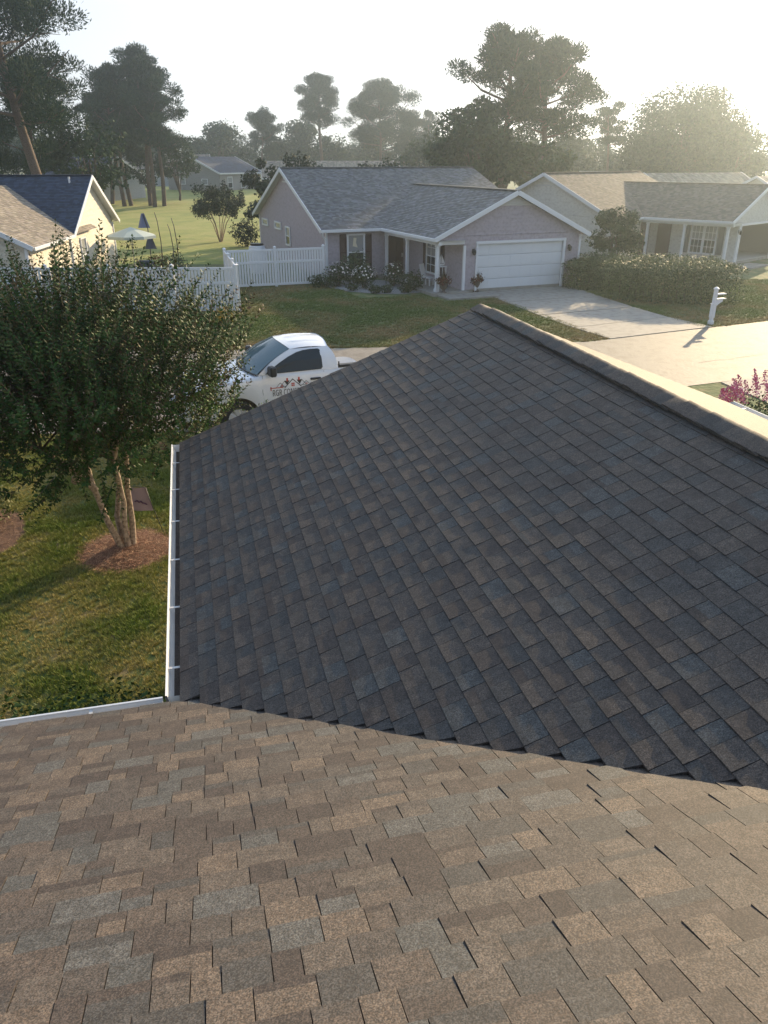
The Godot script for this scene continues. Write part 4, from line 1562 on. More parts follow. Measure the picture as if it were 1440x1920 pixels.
# ---------------------------------------------------------------- mailbox
func street_objects() -> void:
	var mb := thing("mailbox", "white post mailbox with side bracket beside the driveway and street", "mailbox", P(12.3, 0, 29.45), deg_to_rad(25))
	var b := MB.new()
	b.box(Vector3(0, 0.66, 0), Vector3(0.12, 1.32, 0.12), Basis(), 0.01)
	b.box(Vector3(0, 0.52, 0), Vector3(0.155, 0.5, 0.155), Basis(), 0.012)
	b.box(Vector3(0, 0.78, 0), Vector3(0.19, 0.035, 0.19), Basis(), 0.01)
	b.box(Vector3(0, 0.08, 0), Vector3(0.17, 0.16, 0.17), Basis(), 0.012)
	part("post", b, M.white_vinyl, mb)
	b = MB.new()
	b.box(Vector3(0, 1.32, 0), Vector3(0.16, 0.05, 0.16), Basis(), 0.012)
	b.lathe([Vector2(0.11, 0), Vector2(0.0, 0.06)], 4, Vector3(0, 1.345, 0))
	part("post_cap", b, M.white_vinyl, mb)
	b = MB.new()
	b.box(Vector3(0.27, 1.12, 0), Vector3(0.42, 0.04, 0.17), Basis(), 0.008)
	part("box_shelf", b, M.white_vinyl, mb)
	b = MB.new()
	var pr := [Vector3(0.06, 0.93, 0), Vector3(0.36, 0.93, 0), Vector3(0.36, 0.85, 0), Vector3(0.2, 0.78, 0), Vector3(0.06, 0.68, 0)]
	for s in [-1.0, 1.0]:
		for i in 3:
			var off := Vector3(0, 0, 0.06 * s)
			if s > 0: b.tri(pr[0] + off, pr[i + 2] + off, pr[i + 1] + off)
			else: b.tri(pr[0] + off, pr[i + 1] + off, pr[i + 2] + off)
	for i in 5:
		var p: Vector3 = pr[i]
		var q: Vector3 = pr[(i + 1) % 5]
		b.quad(p + Vector3(0, 0, 0.06), q + Vector3(0, 0, 0.06), q - Vector3(0, 0, 0.06), p - Vector3(0, 0, 0.06))
	part("bracket", b, M.white_vinyl, mb)
	b = MB.new()
	b.box(Vector3(0.30, 0.945, 0), Vector3(0.42, 0.03, 0.16), Basis(), 0.006)
	part("paper_shelf", b, M.white_vinyl, mb)

# ---------------------------------------------------------------- foliage
var nz := FastNoiseLite.new()

func tint(cols: Array) -> Color:
	var c: Array = cols[rng.randi() % cols.size()]
	var k := rf(0.75, 1.25)
	return Color(c[0] * k, c[1] * k, c[2] * k)

func leaf_blob(b: MB, c: Vector3, r: Vector3, n: int, size: float, cols: Array, shell := 0.55, aspect := 0.55, bump := 0.25) -> void:
	for i in n:
		var d := rvec()
		var rad := lerpf(shell, 1.0, sqrt(rng.randf())) * (1.0 + bump * nz.get_noise_3d(c.x * 3 + d.x * 60, c.y * 3 + d.y * 60, c.z * 3 + d.z * 60) * 2.0)
		var p := c + Vector3(d.x * r.x, d.y * r.y, d.z * r.z) * rad
		var nr := (d + rvec() * 0.9 + Vector3.UP * 0.3).normalized()
		var ld := nr.cross(rvec()).normalized()
		b.col = tint(cols)
		var s := size * rf(0.6, 1.3)
		b.leaf(p - ld * s * 0.5, ld, nr, s, s * aspect)

func needle_pad(b: MB, c: Vector3, r: Vector3, n: int, ln: float, cols: Array) -> void:
	for i in n:
		var d := rvec()
		var p := c + Vector3(d.x * r.x, d.y * r.y, d.z * r.z) * (pow(rng.randf(), 0.5) + (rf(0, 0.35) if i % 7 == 0 else 0.0))
		var ax := (d * 0.9 + Vector3.UP * 0.55 + rvec() * 0.6).normalized()
		b.col = tint(cols)
		var s := ln * rf(0.6, 1.25)
		b.leaf(p, ax, ax.cross(rvec()).normalized(), s, s * 0.3)

func pine(label: String, x: float, d: float, h: float, cb: float, rx: float, lean: Vector2, limbs: int, pads: int, cols: Array, ln := 0.5, group := "", y0 := 0.0, tr := 0.0) -> Node3D:
	var t := thing("pine_tree", label, "tree", P(x, y0, d), 0.0, group)
	var b := MB.new()
	var c := MB.new()
	if tr == 0.0: tr = h * 0.02
	var axis := func(u: float) -> Vector3:
		return Vector3(lean.x * u + 0.25 * sin(u * 5.0 + x), u * h, lean.y * u + 0.2 * sin(u * 4.0 + d))
	var pts := []
	var rad := []
	for i in 11:
		pts.append(axis.call(i / 10.0))
		rad.append(lerpf(tr, tr * 0.22, i / 10.0))
	b.tube(pts, rad, 8)
	for i in limbs:
		var u := lerpf(cb, 0.97, (i + rng.randf()) / limbs)
		var o: Vector3 = axis.call(u)
		var k := (u - cb) / (1.0 - cb)
		var ll := rx * (0.55 + 0.75 * sin(clampf(k * 1.15 + 0.12, 0, 1) * PI) * 0.8) * rf(0.6, 1.1)
		if k > 0.85: ll *= 0.6
		var an := i * 2.399 + rf(-0.4, 0.4)
		var dir := Vector3(cos(an), rf(0.05, 0.45) + k * 0.4, sin(an)).normalized()
		var mid := o + dir * ll * 0.55 + Vector3(0, -0.04 * ll, 0)
		var e := o + dir * ll + Vector3(0, 0.12 * ll, 0)
		b.tube([o, mid, e], [tr * 0.28 * (1.1 - k * 0.6), tr * 0.18, tr * 0.06], 5, false)
		for q in 2:
			var sp: Vector3 = mid.lerp(e, rf(0.2, 0.9)) + rvec() * ll * 0.25
			b.tube([mid.lerp(e, 0.1 * q), sp], [tr * 0.08, tr * 0.03], 4, false)
		for j in pads:
			var w := rf(0.3, 0.98)
			var pc := o.lerp(e, w) + rvec() * ll * 0.16
			var pr := rx * rf(0.15, 0.29)
			needle_pad(c, pc, Vector3(pr, pr * rf(0.45, 0.8), pr), int(130 * pr * pr / 0.3 + 60), ln * 0.6, cols)
	part("trunk", b, M.bark_pine, t)
	part("crown", c, M.needle, t)
	return t

func broadleaf(label: String, x: float, d: float, h: float, rx: float, base: float, lobes: int, leaves: int, size: float, cols: Array, group := "", y0 := 0.0, called := "broadleaf_tree", cat := "tree") -> Node3D:
	var t := thing(called, label, cat, P(x, y0, d), 0.0, group)
	var b := MB.new()
	var c := MB.new()
	var ry := (h - base) / 2.0
	var ctr := Vector3(0, base + ry, 0)
	var tr := h * 0.022
	b.tube([Vector3.ZERO, Vector3(0.1, base, 0.05), ctr], [tr, tr * 0.8, tr * 0.4], 7)
	for i in lobes:
		var dd := rvec()
		if dd.y < -0.3: dd.y *= 0.5
		var rr := lerpf(0.35, 0.86, sqrt(rng.randf()))
		var pc := ctr + Vector3(dd.x * rx, dd.y * ry, dd.z * rx) * rr
		var lr := rx * rf(0.20, 0.38)
		if i % 3 == 0: b.tube([Vector3(0.1, base, 0.05), ctr.lerp(pc, 0.4), pc], [tr * 0.4, tr * 0.25, tr * 0.08], 4, false)
		leaf_blob(c, pc, Vector3(lr, lr * 0.8, lr), leaves, size, cols, 0.3, 0.6, 0.15)
	part("trunk", b, M.bark_dark, t)
	part("crown", c, M.leaf_far, t)
	return t

func shrub(called: String, label: String, cat: String, pos: Vector3, r: Vector3, n: int, size: float, cols: Array, group := "", flowers := 0, fcols := []) -> Node3D:
	var t := thing(called, label, cat, pos, 0.0, group)
	var b := MB.new()
	for i in 5:
		var a := i * 1.3
		b.tube([Vector3(cos(a) * 0.05, 0, sin(a) * 0.05), Vector3(cos(a) * r.x * 0.5, r.y * 1.2, sin(a) * r.z * 0.5)], [0.02, 0.008], 4)
	part("stem", b, M.bark_dark, t)
	b = MB.new()
	leaf_blob(b, Vector3(0, r.y * 0.98, 0), r, n, size, cols, 0.35)
	part("foliage", b, M.leaf, t)
	if flowers > 0:
		b = MB.new()
		for i in flowers:
			var d := rvec()
			d.y = absf(d.y) * 0.9
			var p := Vector3(d.x * r.x, r.y * 0.98 + d.y * r.y, d.z * r.z) * 1.02
			b.col = tint(fcols)
			for k in 5:
				var a := TAU * k / 5.0
				var u := d.cross(Vector3(0.3, 1, 0.2)).normalized()
				var w := d.cross(u)
				var pd := (u * cos(a) + w * sin(a) + d * 0.4).normalized()
				b.leaf(p, pd, d, 0.05, 0.045)
		part("blossom", b, M.straw, t)
	return t

func trees() -> void:
	nz.seed = 9
	nz.frequency = 0.02
	var pc := [[0.022, 0.052, 0.030], [0.030, 0.066, 0.034], [0.040, 0.078, 0.036], [0.052, 0.084, 0.038]]
	var dc := [[0.020, 0.048, 0.018], [0.028, 0.062, 0.022], [0.040, 0.076, 0.028], [0.050, 0.084, 0.032]]
	# big pine and its neighbours behind the cream house
	pine("tall leaning pine towering behind the navy roofed house", -23.2, 58, 18.5, 0.40, 5.4, Vector2(-2.4, 0.0), 22, 4, pc, 0.42, "", 0.0, 0.42)
	pine("broad pine with low boughs beside the tall leaning pine", -27.5, 66, 12.0, 0.25, 5.0, Vector2(0.3, 0), 17, 4, pc, 0.45)
	broadleaf("bushy dark tree below the leaning pine's boughs", -24.3, 70, 8.6, 4.2, 1.2, 34, 90, 0.34, dc, "", 0.4)
	# cluster on the green
	var cl := [["dark dense pine with twin stems in the cluster on the green", -29.6, 94.0, 13.6, 4.2], ["slender pine rising beside the twin-stemmed pine of the cluster", -29.0, 95.0, 12.6, 3.6], ["highest round-topped pine of the cluster on the green", -26.4, 95.0, 15.6, 4.4], ["slim pine in the middle of the cluster's three bare trunks", -25.7, 93.5, 14.4, 3.6], ["outer pine of the cluster with drooping side boughs", -25.0, 94.5, 13.6, 3.8], ["shorter spreading pine at the open edge of the cluster", -31.6, 97.0, 11.4, 3.9]]
	for q in cl:
		pine(q[0], q[1], q[2], q[3], 0.42, q[4] * 0.92, Vector2(rf(-0.6, 0.3), 0), 17, 4, pc, 0.5, "pines clustered on the green", terrain_h(q[1], q[2]) - 0.1, 0.25)
	broadleaf("round green tree at the foot of the pine cluster", -24.0, 98, 7.2, 3.0, 0.6, 24, 80, 0.38, [[0.05, 0.08, 0.03], [0.04, 0.07, 0.025]], "", 1.3)
	broadleaf("dark undergrowth tree between the cluster's trunks", -28.0, 100, 6.0, 3.2, 0.4, 24, 80, 0.38, dc, "", 1.3)
	# pines standing above the middle treeline
	pine("small pine on the treeline over the grey gable", -21.4, 150, 12.4, 0.5, 3.9, Vector2(0, 0), 13, 5, pc, 0.5, "", 0.6)
	pine("tall slim pine with a bare trunk and flat round top", -11.1, 150, 18.0, 0.58, 4.6, Vector2(0.2, 0), 16, 5, pc, 0.5, "", 0.3)
	pine("wide spreading pine over the grey house's ridge", -0.8, 150, 16.6, 0.40, 6.9, Vector2(0, 0), 17, 4, pc, 0.5, "", 0.2)
	pine("low pine standing beside the wide spreading pine", 4.6, 150, 12.2, 0.35, 4.8, Vector2(0, 0), 13, 5, pc, 0.5, "", 0.2)
	pine("little lollipop pine before the big broadleaf tree", 7.9, 150, 13.4, 0.62, 2.5, Vector2(0, 0), 8, 4, pc, 0.45)
	# right-hand group
	broadleaf("large round broadleaf tree below the two tall pines", 7.7, 70, 10.4, 4.2, 1.0, 60, 170, 0.40, dc)
	pine("tallest pine with forked limbs and airy crown", 10.1, 70, 14.5, 0.58, 3.8, Vector2(-0.4, 0), 18, 4, pc, 0.5, "", 0.0, 0.42)
	pine("second tall pine leaning towards the round wood", 13.0, 71, 13.7, 0.52, 4.0, Vector2(0.5, 0), 19, 4, pc, 0.5, "", 0.0, 0.36)
	pine("small flat-topped pine between the tall pines and wood", 24.5, 94, 10.6, 0.66, 2.4, Vector2(0, 0), 9, 4, pc, 0.5)
	broadleaf("huge dome-shaped tree rising over the bright roofs", 32.2, 92, 13.2, 7.0, 1.0, 120, 280, 0.32, dc)
	broadleaf("broad shoulder tree leaning on the huge dome", 39.0, 96, 9.6, 5.0, 0.8, 48, 200, 0.34, dc)
	broadleaf("bright-edged green tree behind the grey house's gable peak", 12.3, 64, 7.9, 2.9, 0.6, 34, 130, 0.36, [[0.055, 0.085, 0.03], [0.04, 0.07, 0.025], [0.07, 0.095, 0.035]])
	# wood along the back: one mass with uneven trees in front of it
	var protos := []
	for i in 3:
		var t := broadleaf("hazy broadleaf tree in the wood along the skyline", [-46.0, 20.0, 46.0][i], 118, [9.5, 9.0, 9.6][i], [5.0, 4.6, 5.6][i], 0.5, 40, 150, 0.42, dc, "trees of the far wood", 0.3)
		protos.append(t)
	var k := 0
	var xx := -130.0
	while xx < 130.0:
		var p: Node3D = protos[k % 3].duplicate()
		p.name = numbered("broadleaf_tree")
		add_child(p)
		var dist: float = 178.0 + 22.0 * sin(k * 1.7) if xx < 2.0 else 112.0 + 10.0 * sin(k * 1.7)
		p.position = P(xx, terrain_h(xx, dist) - 0.4, dist)
		p.rotation.y = k * 2.1
		var s := (1.02 if xx > 8.0 else 1.18) * (0.86 + 0.28 * absf(sin(k * 2.3)))
		p.scale = Vector3(s * 1.15, s * (0.92 if xx < 2.0 and xx > -40.0 else 1.0), s)
		xx += 4.6 if xx > -60 and xx < 70 else 9.0
		k += 1
	# garden trees and shrubs
	var ev := [[0.018, 0.032, 0.014], [0.024, 0.040, 0.017], [0.03, 0.046, 0.02]]
	for q in [["dark evergreen bush at the grey house's rear corner", -8.3, 57.0, 6.0, 1.9], ["dark evergreen behind the grey house's ridge end", -6.0, 62.0, 6.4, 2.5], ["evergreen shrub peeping over the middle of the grey ridge", -2.6, 64.0, 6.2, 2.4], ["evergreen shrub over the grey ridge below the spreading pine", 1.0, 65.0, 6.1, 2.4], ["evergreen shrub at the far end of the grey ridge", 5.0, 66.0, 6.3, 2.6]]:
		broadleaf(q[0], q[1], q[2], q[3], q[4], 0.2, 26, 90, 0.26, ev, "evergreens behind the grey house", 0.0, "evergreen_bush", "bush")
	myrtle_far("vase-shaped young crape myrtle at the edge of the green", -12.3, 61.5, 4.1, 1.75)
	shrub("round_bush", "clipped round dark bush beside the grey house's side wall", "bush", P(-9.9, 0, 58.5), Vector3(1.05, 0.95, 1.05), 1500, 0.16, ev)
	broadleaf("conical green shrub between the garage and the hedge", 11.9, 42.0, 4.0, 1.4, 0.1, 44, 150, 0.15, [[0.05, 0.08, 0.03], [0.036, 0.062, 0.024], [0.07, 0.095, 0.04]], "", 0.0, "garden_shrub", "shrub")
	# hedges in front of the beige house
	hedge("low clipped hedge against the garage corner", [[9.3, 38.6], [9.9, 38.4]], 0.72, 1.25, 2600, 0.10)
	hedge("long rounded clipped hedge along the beige house's lawn", [[10.6, 35.7], [12.4, 34.6], [14.6, 34.6]], 1.05, 1.55, 8000, 0.10)
	hedge("clipped hedge row behind the long rounded hedge", [[10.2, 38.9], [12.4, 38.6], [15.0, 37.4]], 0.95, 1.5, 6000, 0.10)

func hedge(label: String, line: Array, r: float, h: float, n: int, size: float) -> void:
	var t := thing("hedge", label, "hedge", P(line[0][0], 0, line[0][1]), 0.0)
	var o := P(line[0][0], 0, line[0][1])
	var f := MB.new()
	var cols := [[0.055, 0.080, 0.030], [0.075, 0.105, 0.040], [0.105, 0.135, 0.055], [0.16, 0.18, 0.085]]
	var stems := MB.new()
	for i in line.size() - 1:
		var a := P(line[i][0], 0, line[i][1]) - o
		var c := P(line[i + 1][0], 0, line[i + 1][1]) - o
		for k in 6:
			var q := a.lerp(c, k / 6.0)
			stems.tube([q, q + Vector3(rf(-0.2, 0.2), h * 0.7, rf(-0.2, 0.2))], [0.03, 0.01], 4)
	for i in n * 2:
		var sg := rng.randi() % (line.size() - 1)
		var u := rf(0.0, 1.0)
		if i % 6 == 0:
			sg = 0 if i % 12 == 0 else line.size() - 2
			u = 0.0 if i % 12 == 0 else 1.0
		var q := (P(line[sg][0], 0, line[sg][1]) - o).lerp(P(line[sg + 1][0], 0, line[sg + 1][1]) - o, u)
		var an := rf(0, TAU)
		var y := rng.randf()
		var d: Vector3
		var p: Vector3
		var wob := 1.0 + 0.12 * nz.get_noise_3d(q.x * 30 + cos(an) * 30, y * 40, q.z * 30 + sin(an) * 30) * 2.0
		if rng.randf() < 0.55:
			var rr := r * wob * (1.0 - 0.25 * pow(y, 4.0)) * (rf(0.9, 1.03) if i % 3 else rf(0.4, 0.9))
			p = q + Vector3(cos(an) * rr, y * h * 0.92, sin(an) * rr)
			d = Vector3(cos(an), 0.25, sin(an))
		else:
			var rr := r * sqrt(rng.randf())
			p = q + Vector3(cos(an) * rr, h * wob * (1.0 - 0.16 * pow(rr / r, 3.0)) * rf(0.94, 1.03), sin(an) * rr)
			d = Vector3(cos(an) * 0.3, 1, sin(an) * 0.3)
		var nr := (d.normalized() + rvec() * 0.8).normalized()
		var ld := nr.cross(rvec()).normalized()
		f.col = tint(cols)
		var s := size * rf(0.7, 1.3)
		f.leaf(p, ld, nr, s, s * 0.55)
	part("stem", stems, M.bark_dark, t)
	part("foliage", f, M.leaf, t)

func myrtle_far(label: String, x: float, d: float, h: float, r: float) -> void:
	var t := thing("crape_myrtle", label, "tree", P(x, terrain_h(x, d), d))
	var b := MB.new()
	var c := MB.new()
	var cols := [[0.03, 0.05, 0.02], [0.04, 0.06, 0.024], [0.05, 0.055, 0.03]]
	for i in 7:
		var a := TAU * i / 7.0 + rf(-0.3, 0.3)
		var e := Vector3(cos(a) * r * 0.75, h * 0.62, sin(a) * r * 0.75)
		b.tube([Vector3(cos(a) * 0.08, 0, sin(a) * 0.08), Vector3(cos(a) * r * 0.3, h * 0.32, sin(a) * r * 0.3), e], [0.05, 0.035, 0.015], 5)
		for j in 9:
			var pc := e + Vector3(rf(-0.55, 0.55), rf(-0.5, 1.25), rf(-0.55, 0.55)) * Vector3(1, h * 0.27, 1)
			leaf_blob(c, pc, Vector3(0.34, 0.46, 0.34), 110, 0.16, cols, 0.2)
	part("trunk", b, M.bark_pale, t)
	part("crown", c, M.leaf_far, t)

# ---------------------------------------------------------------- front garden of the grey house
func front_garden() -> void:
	nz.seed = 9
	nz.frequency = 0.02
	var g := MB.new()
	var pts := [[-3.2, 40.4], [-2.6, 38.6], [-1.6, 37.4], [-0.3, 36.75], [0.9, 36.7], [1.75, 37.2], [1.4, 38.6], [0.4, 41.0], [-1.2, 41.6]]
	for i in pts.size():
		var j := (i + 1) % pts.size()
		g.tri(P(-0.6, 0.02, 39.0), P(pts[i][0], 0.02, pts[i][1]), P(pts[j][0], 0.02, pts[j][1]))
	var o := part("gravel_bed", g, textured(0.62, 0.61, 0.60, 0.9, M.granule, 0.5), self)
	tag(o, "white gravel planting bed in front of the grey house", "bed", "", "structure")
	var gc := [[0.035, 0.055, 0.022], [0.045, 0.068, 0.028], [0.06, 0.08, 0.035]]
	var wf := [[0.75, 0.72, 0.68], [0.68, 0.6, 0.58]]
	shrub("rose_bush", "white flowering rose bush beside the fence corner", "bush", P(-2.25, 0, 39.3), Vector3(0.62, 0.6, 0.6), 900, 0.10, gc, "white rose bushes", 46, wf)
	shrub("rose_bush", "largest white flowering rose bush below the shuttered window", "bush", P(-0.95, 0, 38.5), Vector3(0.62, 0.58, 0.6), 900, 0.10, gc, "white rose bushes", 60, wf)
	shrub("rose_bush", "white flowering rose bush beside the porch columns", "bush", P(0.45, 0, 39.2), Vector3(0.6, 0.6, 0.55), 800, 0.10, gc, "white rose bushes", 36, wf)
	shrub("garden_shrub", "feathery green shrub in front of the shuttered window", "shrub", P(-1.45, 0, 40.2), Vector3(0.75, 0.78, 0.7), 1100, 0.12, [[0.05, 0.08, 0.035], [0.06, 0.09, 0.04]])
	shrub("garden_shrub", "low spreading shrub at the fence end of the bed", "shrub", P(-2.9, 0, 38.9), Vector3(0.8, 0.34, 0.6), 700, 0.12, gc)
	shrub("garden_shrub", "rounded green shrub beside the porch corner post", "shrub", P(1.35, 0, 37.9), Vector3(0.6, 0.46, 0.6), 800, 0.11, gc)
	for q in [[-1.5, 37.75], [0.1, 37.1], [-0.4, 37.0], [1.0, 37.1]]:
		shrub("border_plant", "small clump of leaves edging the white gravel", "plant", P(q[0], 0, q[1]), Vector3(0.34, 0.2, 0.3), 300, 0.09, gc, "border plants")
	# brown strip of dry grass at the street edge is part of the lawn; urns by the porch
	for q in [[2.72, 36.35, "stone urn with dark red foliage beside the porch column"], [4.3, 37.35, "stone urn with spiky red foliage beside the garage door"]]:
		var u := thing("planter_urn", q[2], "planter", P(q[0], 0.085 if q[0] < 3 else 0.03, q[1]), 0.0, "urns with red plants")
		var b := MB.new()
		b.lathe([Vector2(0.0, 0.0), Vector2(0.17, 0.0), Vector2(0.17, 0.05), Vector2(0.07, 0.1), Vector2(0.06, 0.16), Vector2(0.13, 0.22), Vector2(0.19, 0.34), Vector2(0.21, 0.46), Vector2(0.25, 0.49), Vector2(0.22, 0.5), Vector2(0.18, 0.46), Vector2(0.0, 0.45)], 14, Vector3.ZERO)
		part("urn", b, mat(0.11, 0.085, 0.075, 0.8), u)
		b = MB.new()
		leaf_blob(b, Vector3(0, 0.58, 0), Vector3(0.42, 0.2, 0.42), 260, 0.12, [[0.10, 0.03, 0.03], [0.14, 0.04, 0.03], [0.06, 0.05, 0.02]], 0.2)
		for k in 26:
			var a := rf(0, TAU)
			b.col = tint([[0.05, 0.05, 0.025], [0.09, 0.035, 0.03]])
			var dir := Vector3(cos(a) * rf(0.1, 0.7), 1, sin(a) * rf(0.1, 0.7)).normalized()
			b.leaf(Vector3(0, 0.5, 0), dir, dir.cross(Vector3(sin(a), 0, -cos(a))).normalized(), rf(0.4, 0.62), 0.05)
		part("foliage", b, M.leaf_far, u)
	# white table with a model sailboat, and a white chair, on the porch
	var hp := P(2.28, 0, 36.15)
	var bs := Basis(Vector3.UP, deg_to_rad(22.2))
	var tb := thing("porch_table", "tall narrow white table on the porch", "table", hp + bs * Vector3(0.95, 0.14, -1.3), deg_to_rad(22.2))
	var b2 := MB.new()
	b2.box(Vector3(0, 0.98, 0), Vector3(0.42, 0.04, 0.42), Basis(), 0.01)
	part("table_top", b2, M.white_paint, tb)
	for sx in [-1.0, 1.0]:
		for sz in [-1.0, 1.0]:
			b2 = MB.new()
			b2.box(Vector3(0.17 * sx, 0.48, 0.17 * sz), Vector3(0.04, 0.96, 0.04), Basis(), 0.005)
			part("leg", b2, M.white_paint, tb)
	var sb := thing("model_sailboat", "small white model sailboat on the porch table", "ornament", hp + bs * Vector3(0.95, 1.14, -1.3), deg_to_rad(22.2))
	b2 = MB.new()
	b2.tube([Vector3(-0.2, 0.09, 0), Vector3(-0.1, 0.05, 0), Vector3(0.08, 0.05, 0), Vector3(0.2, 0.09, 0)], [0.015, 0.05, 0.05, 0.015], 8)
	part("hull", b2, M.white_paint, sb)
	b2 = MB.new()
	b2.tube([Vector3(0, 0.08, 0), Vector3(0, 0.52, 0)], [0.008, 0.005], 5)
	part("mast", b2, M.white_paint, sb)
	for s in [[0.02, 0.17], [-0.02, -0.13]]:
		b2 = MB.new()
		b2.tri(Vector3(s[0], 0.12, 0.004), Vector3(s[0] + s[1], 0.12, 0.02), Vector3(s[0], 0.5, 0.004))
		b2.tri(Vector3(s[0], 0.12, -0.004), Vector3(s[0], 0.5, -0.004), Vector3(s[0] + s[1], 0.12, 0.012))
		part("sail", b2, M.white_paint, sb)
	var ch := thing("porch_chair", "low white wooden chair beside the porch table", "chair", hp + bs * Vector3(0.75, 0.14, -2.3), deg_to_rad(60))
	b2 = MB.new()
	b2.box(Vector3(0, 0.38, 0), Vector3(0.46, 0.04, 0.46), Basis(Vector3(1, 0, 0), 0.12), 0.01)
	part("seat", b2, M.white_paint, ch)
	for k in 4:
		b2 = MB.new()
		b2.box(Vector3(-0.18 + 0.12 * k, 0.68, -0.28), Vector3(0.09, 0.62, 0.025), Basis(Vector3(1, 0, 0), -0.25), 0.006)
		part("back_slat", b2, M.white_paint, ch)
	for sx in [-1.0, 1.0]:
		for sz in [-1.0, 1.0]:
			b2 = MB.new()
			b2.box(Vector3(0.2 * sx, 0.19, 0.2 * sz), Vector3(0.05, 0.38, 0.05), Basis(), 0.006)
			part("leg", b2, M.white_paint, ch)
	shrub("yellow_shrub", "small bright yellow shrub in front of the white fence", "shrub", P(-6.0, 0, 29.6), Vector3(0.4, 0.36, 0.4), 500, 0.09, [[0.42, 0.26, 0.04], [0.5, 0.32, 0.05], [0.2, 0.18, 0.04]])

# ---------------------------------------------------------------- between the fence and the green
func back_yard_things() -> void:
	var f := thing("golf_flag", "red golf flag on a thin pole on the green", "flag", P(-29.6, terrain_h(-29.6, 121), 121))
	var b := MB.new()
	b.tube([Vector3(0, 0, 0), Vector3(0, 2.4, 0)], [0.035, 0.03], 6)
	part("pole", b, M.white_paint, f)
	b = MB.new()
	b.grid(func(u, t): return Vector3(u * 0.95, 2.35 - t * 0.55 - u * 0.30 + 0.05 * sin(u * 6.0), 0.08 * sin(u * 5.0)), 8, 3)
	part("cloth", b, mat(0.55, 0.05, 0.04, 0.7), f)
	# marker post by the cup
	var um := thing("patio_umbrella", "pale green patio umbrella beside the cream gable", "umbrella", P(-13.75, -0.2, 44.5))
	b = MB.new()
	b.tube([Vector3.ZERO, Vector3(0, 2.5, 0)], [0.03, 0.025], 8)
	part("pole", b, M.steel, um)
	b = MB.new()
	for k in 8:
		var a0 := TAU * k / 8.0
		var a1 := TAU * (k + 1) / 8.0
		b.tri(Vector3(0, 2.55, 0), Vector3(cos(a1) * 1.35, 2.12, -sin(a1) * 1.35), Vector3(cos(a0) * 1.35, 2.12, -sin(a0) * 1.35))
		b.quad(Vector3(cos(a0) * 1.35, 2.12, -sin(a0) * 1.35), Vector3(cos(a1) * 1.35, 2.12, -sin(a1) * 1.35), Vector3(cos(a1) * 1.35, 1.98, -sin(a1) * 1.35), Vector3(cos(a0) * 1.35, 1.98, -sin(a0) * 1.35))
	part("canopy", b, mat(0.50, 0.56, 0.50, 0.8), um)
	b = MB.new()
	b.lathe([Vector2(0.0, 0.08), Vector2(0.28, 0.05), Vector2(0.3, 0.0)], 12, Vector3.ZERO)
	part("base", b, M.plastic_black, um)
	var gr := thing("grill", "covered dark barbecue grill behind the white fence", "grill", P(-11.9, 0, 40.2))
	b = MB.new()
	b.grid(func(u, t): return Vector3(cos(u * TAU) * (0.55 - 0.18 * t * t), 0.05 + 1.05 * sin(t * PI / 2), sin(u * TAU) * (0.34 - 0.1 * t * t) * (1.0 if t < 0.99 else 0.2)), 16, 8)
	part("cover", b, mat(0.02, 0.025, 0.035, 0.6), gr)
	b = MB.new()
	b.box(Vector3(0, 1.08, 0), Vector3(0.7, 0.05, 0.4), Basis(), 0.02)
	part("lid", b, mat(0.02, 0.025, 0.035, 0.6), gr)
	for q in [[-12.6, 46.0, 3.0, 0.0, "dark garden pole with a drooping top hook behind the fence"], [-12.05, 46.4, 2.35, 0.0, "shorter straight dark garden pole behind the fence"], [-11.75, 46.2, 2.7, 0.0, "taller straight dark garden pole behind the fence"]]:
		b = MB.new()
		b.tube([Vector3.ZERO, Vector3(0.02, q[2] * 0.5, 0), Vector3(-0.06, q[2] * 0.85, 0), Vector3(-0.16, q[2], 0)], [0.03, 0.026, 0.022, 0.02], 6)
		solo("garden_pole", b, M.plastic_black, q[4], "pole", P(q[0], 0, q[1]), 0.0, "garden poles")
	var bf := thing("garden_banner", "blue cloth banners on a bent pole above the fence", "banner", P(-13.0, 0, 45.2))
	b = MB.new()
	b.tube([Vector3.ZERO, Vector3(0, 2.2, 0), Vector3(-0.2, 3.0, 0)], [0.03, 0.025, 0.02], 6)
	part("pole", b, M.plastic_black, bf)
	for q in [[-0.18, 3.0], [0.06, 1.9]]:
		b = MB.new()
		b.grid(func(u, t): return Vector3(q[0] + (u - 0.5) * 0.5 * (0.35 + t), q[1] - t * 0.75, 0.06 * sin(u * 7.0) + 0.03), 6, 5)
		part("cloth", b, mat(0.12, 0.15, 0.27, 0.7), bf)
	b = MB.new()
	var wt := thing("water_barrel", "white barrel with dark lid beside the grey house wall", "barrel", P(-6.9, 0, 44.2))
	b.lathe([Vector2(0.0, 0), Vector2(0.42, 0), Vector2(0.5, 0.3), Vector2(0.5, 1.1), Vector2(0.42, 1.4), Vector2(0.3, 1.45)], 18, Vector3.ZERO)
	part("barrel", b, M.white_vinyl, wt)
	b = MB.new()
	b.lathe([Vector2(0.36, 1.44), Vector2(0.36, 1.54), Vector2(0.0, 1.56)], 16, Vector3.ZERO)
	part("lid", b, M.plastic_black, wt)
	shrub("garden_shrub", "orange-brown shrub at the foot of the garden poles", "shrub", P(-12.5, 0, 44.6), Vector3(0.7, 0.5, 0.5), 500, 0.12, [[0.22, 0.10, 0.05], [0.10, 0.09, 0.04], [0.14, 0.08, 0.04]])
	shrub("garden_shrub", "grey-green shrub beside the covered grill", "shrub", P(-10.9, 0, 42.0), Vector3(0.7, 0.65, 0.6), 600, 0.12, [[0.05, 0.07, 0.035], [0.07, 0.08, 0.045]])

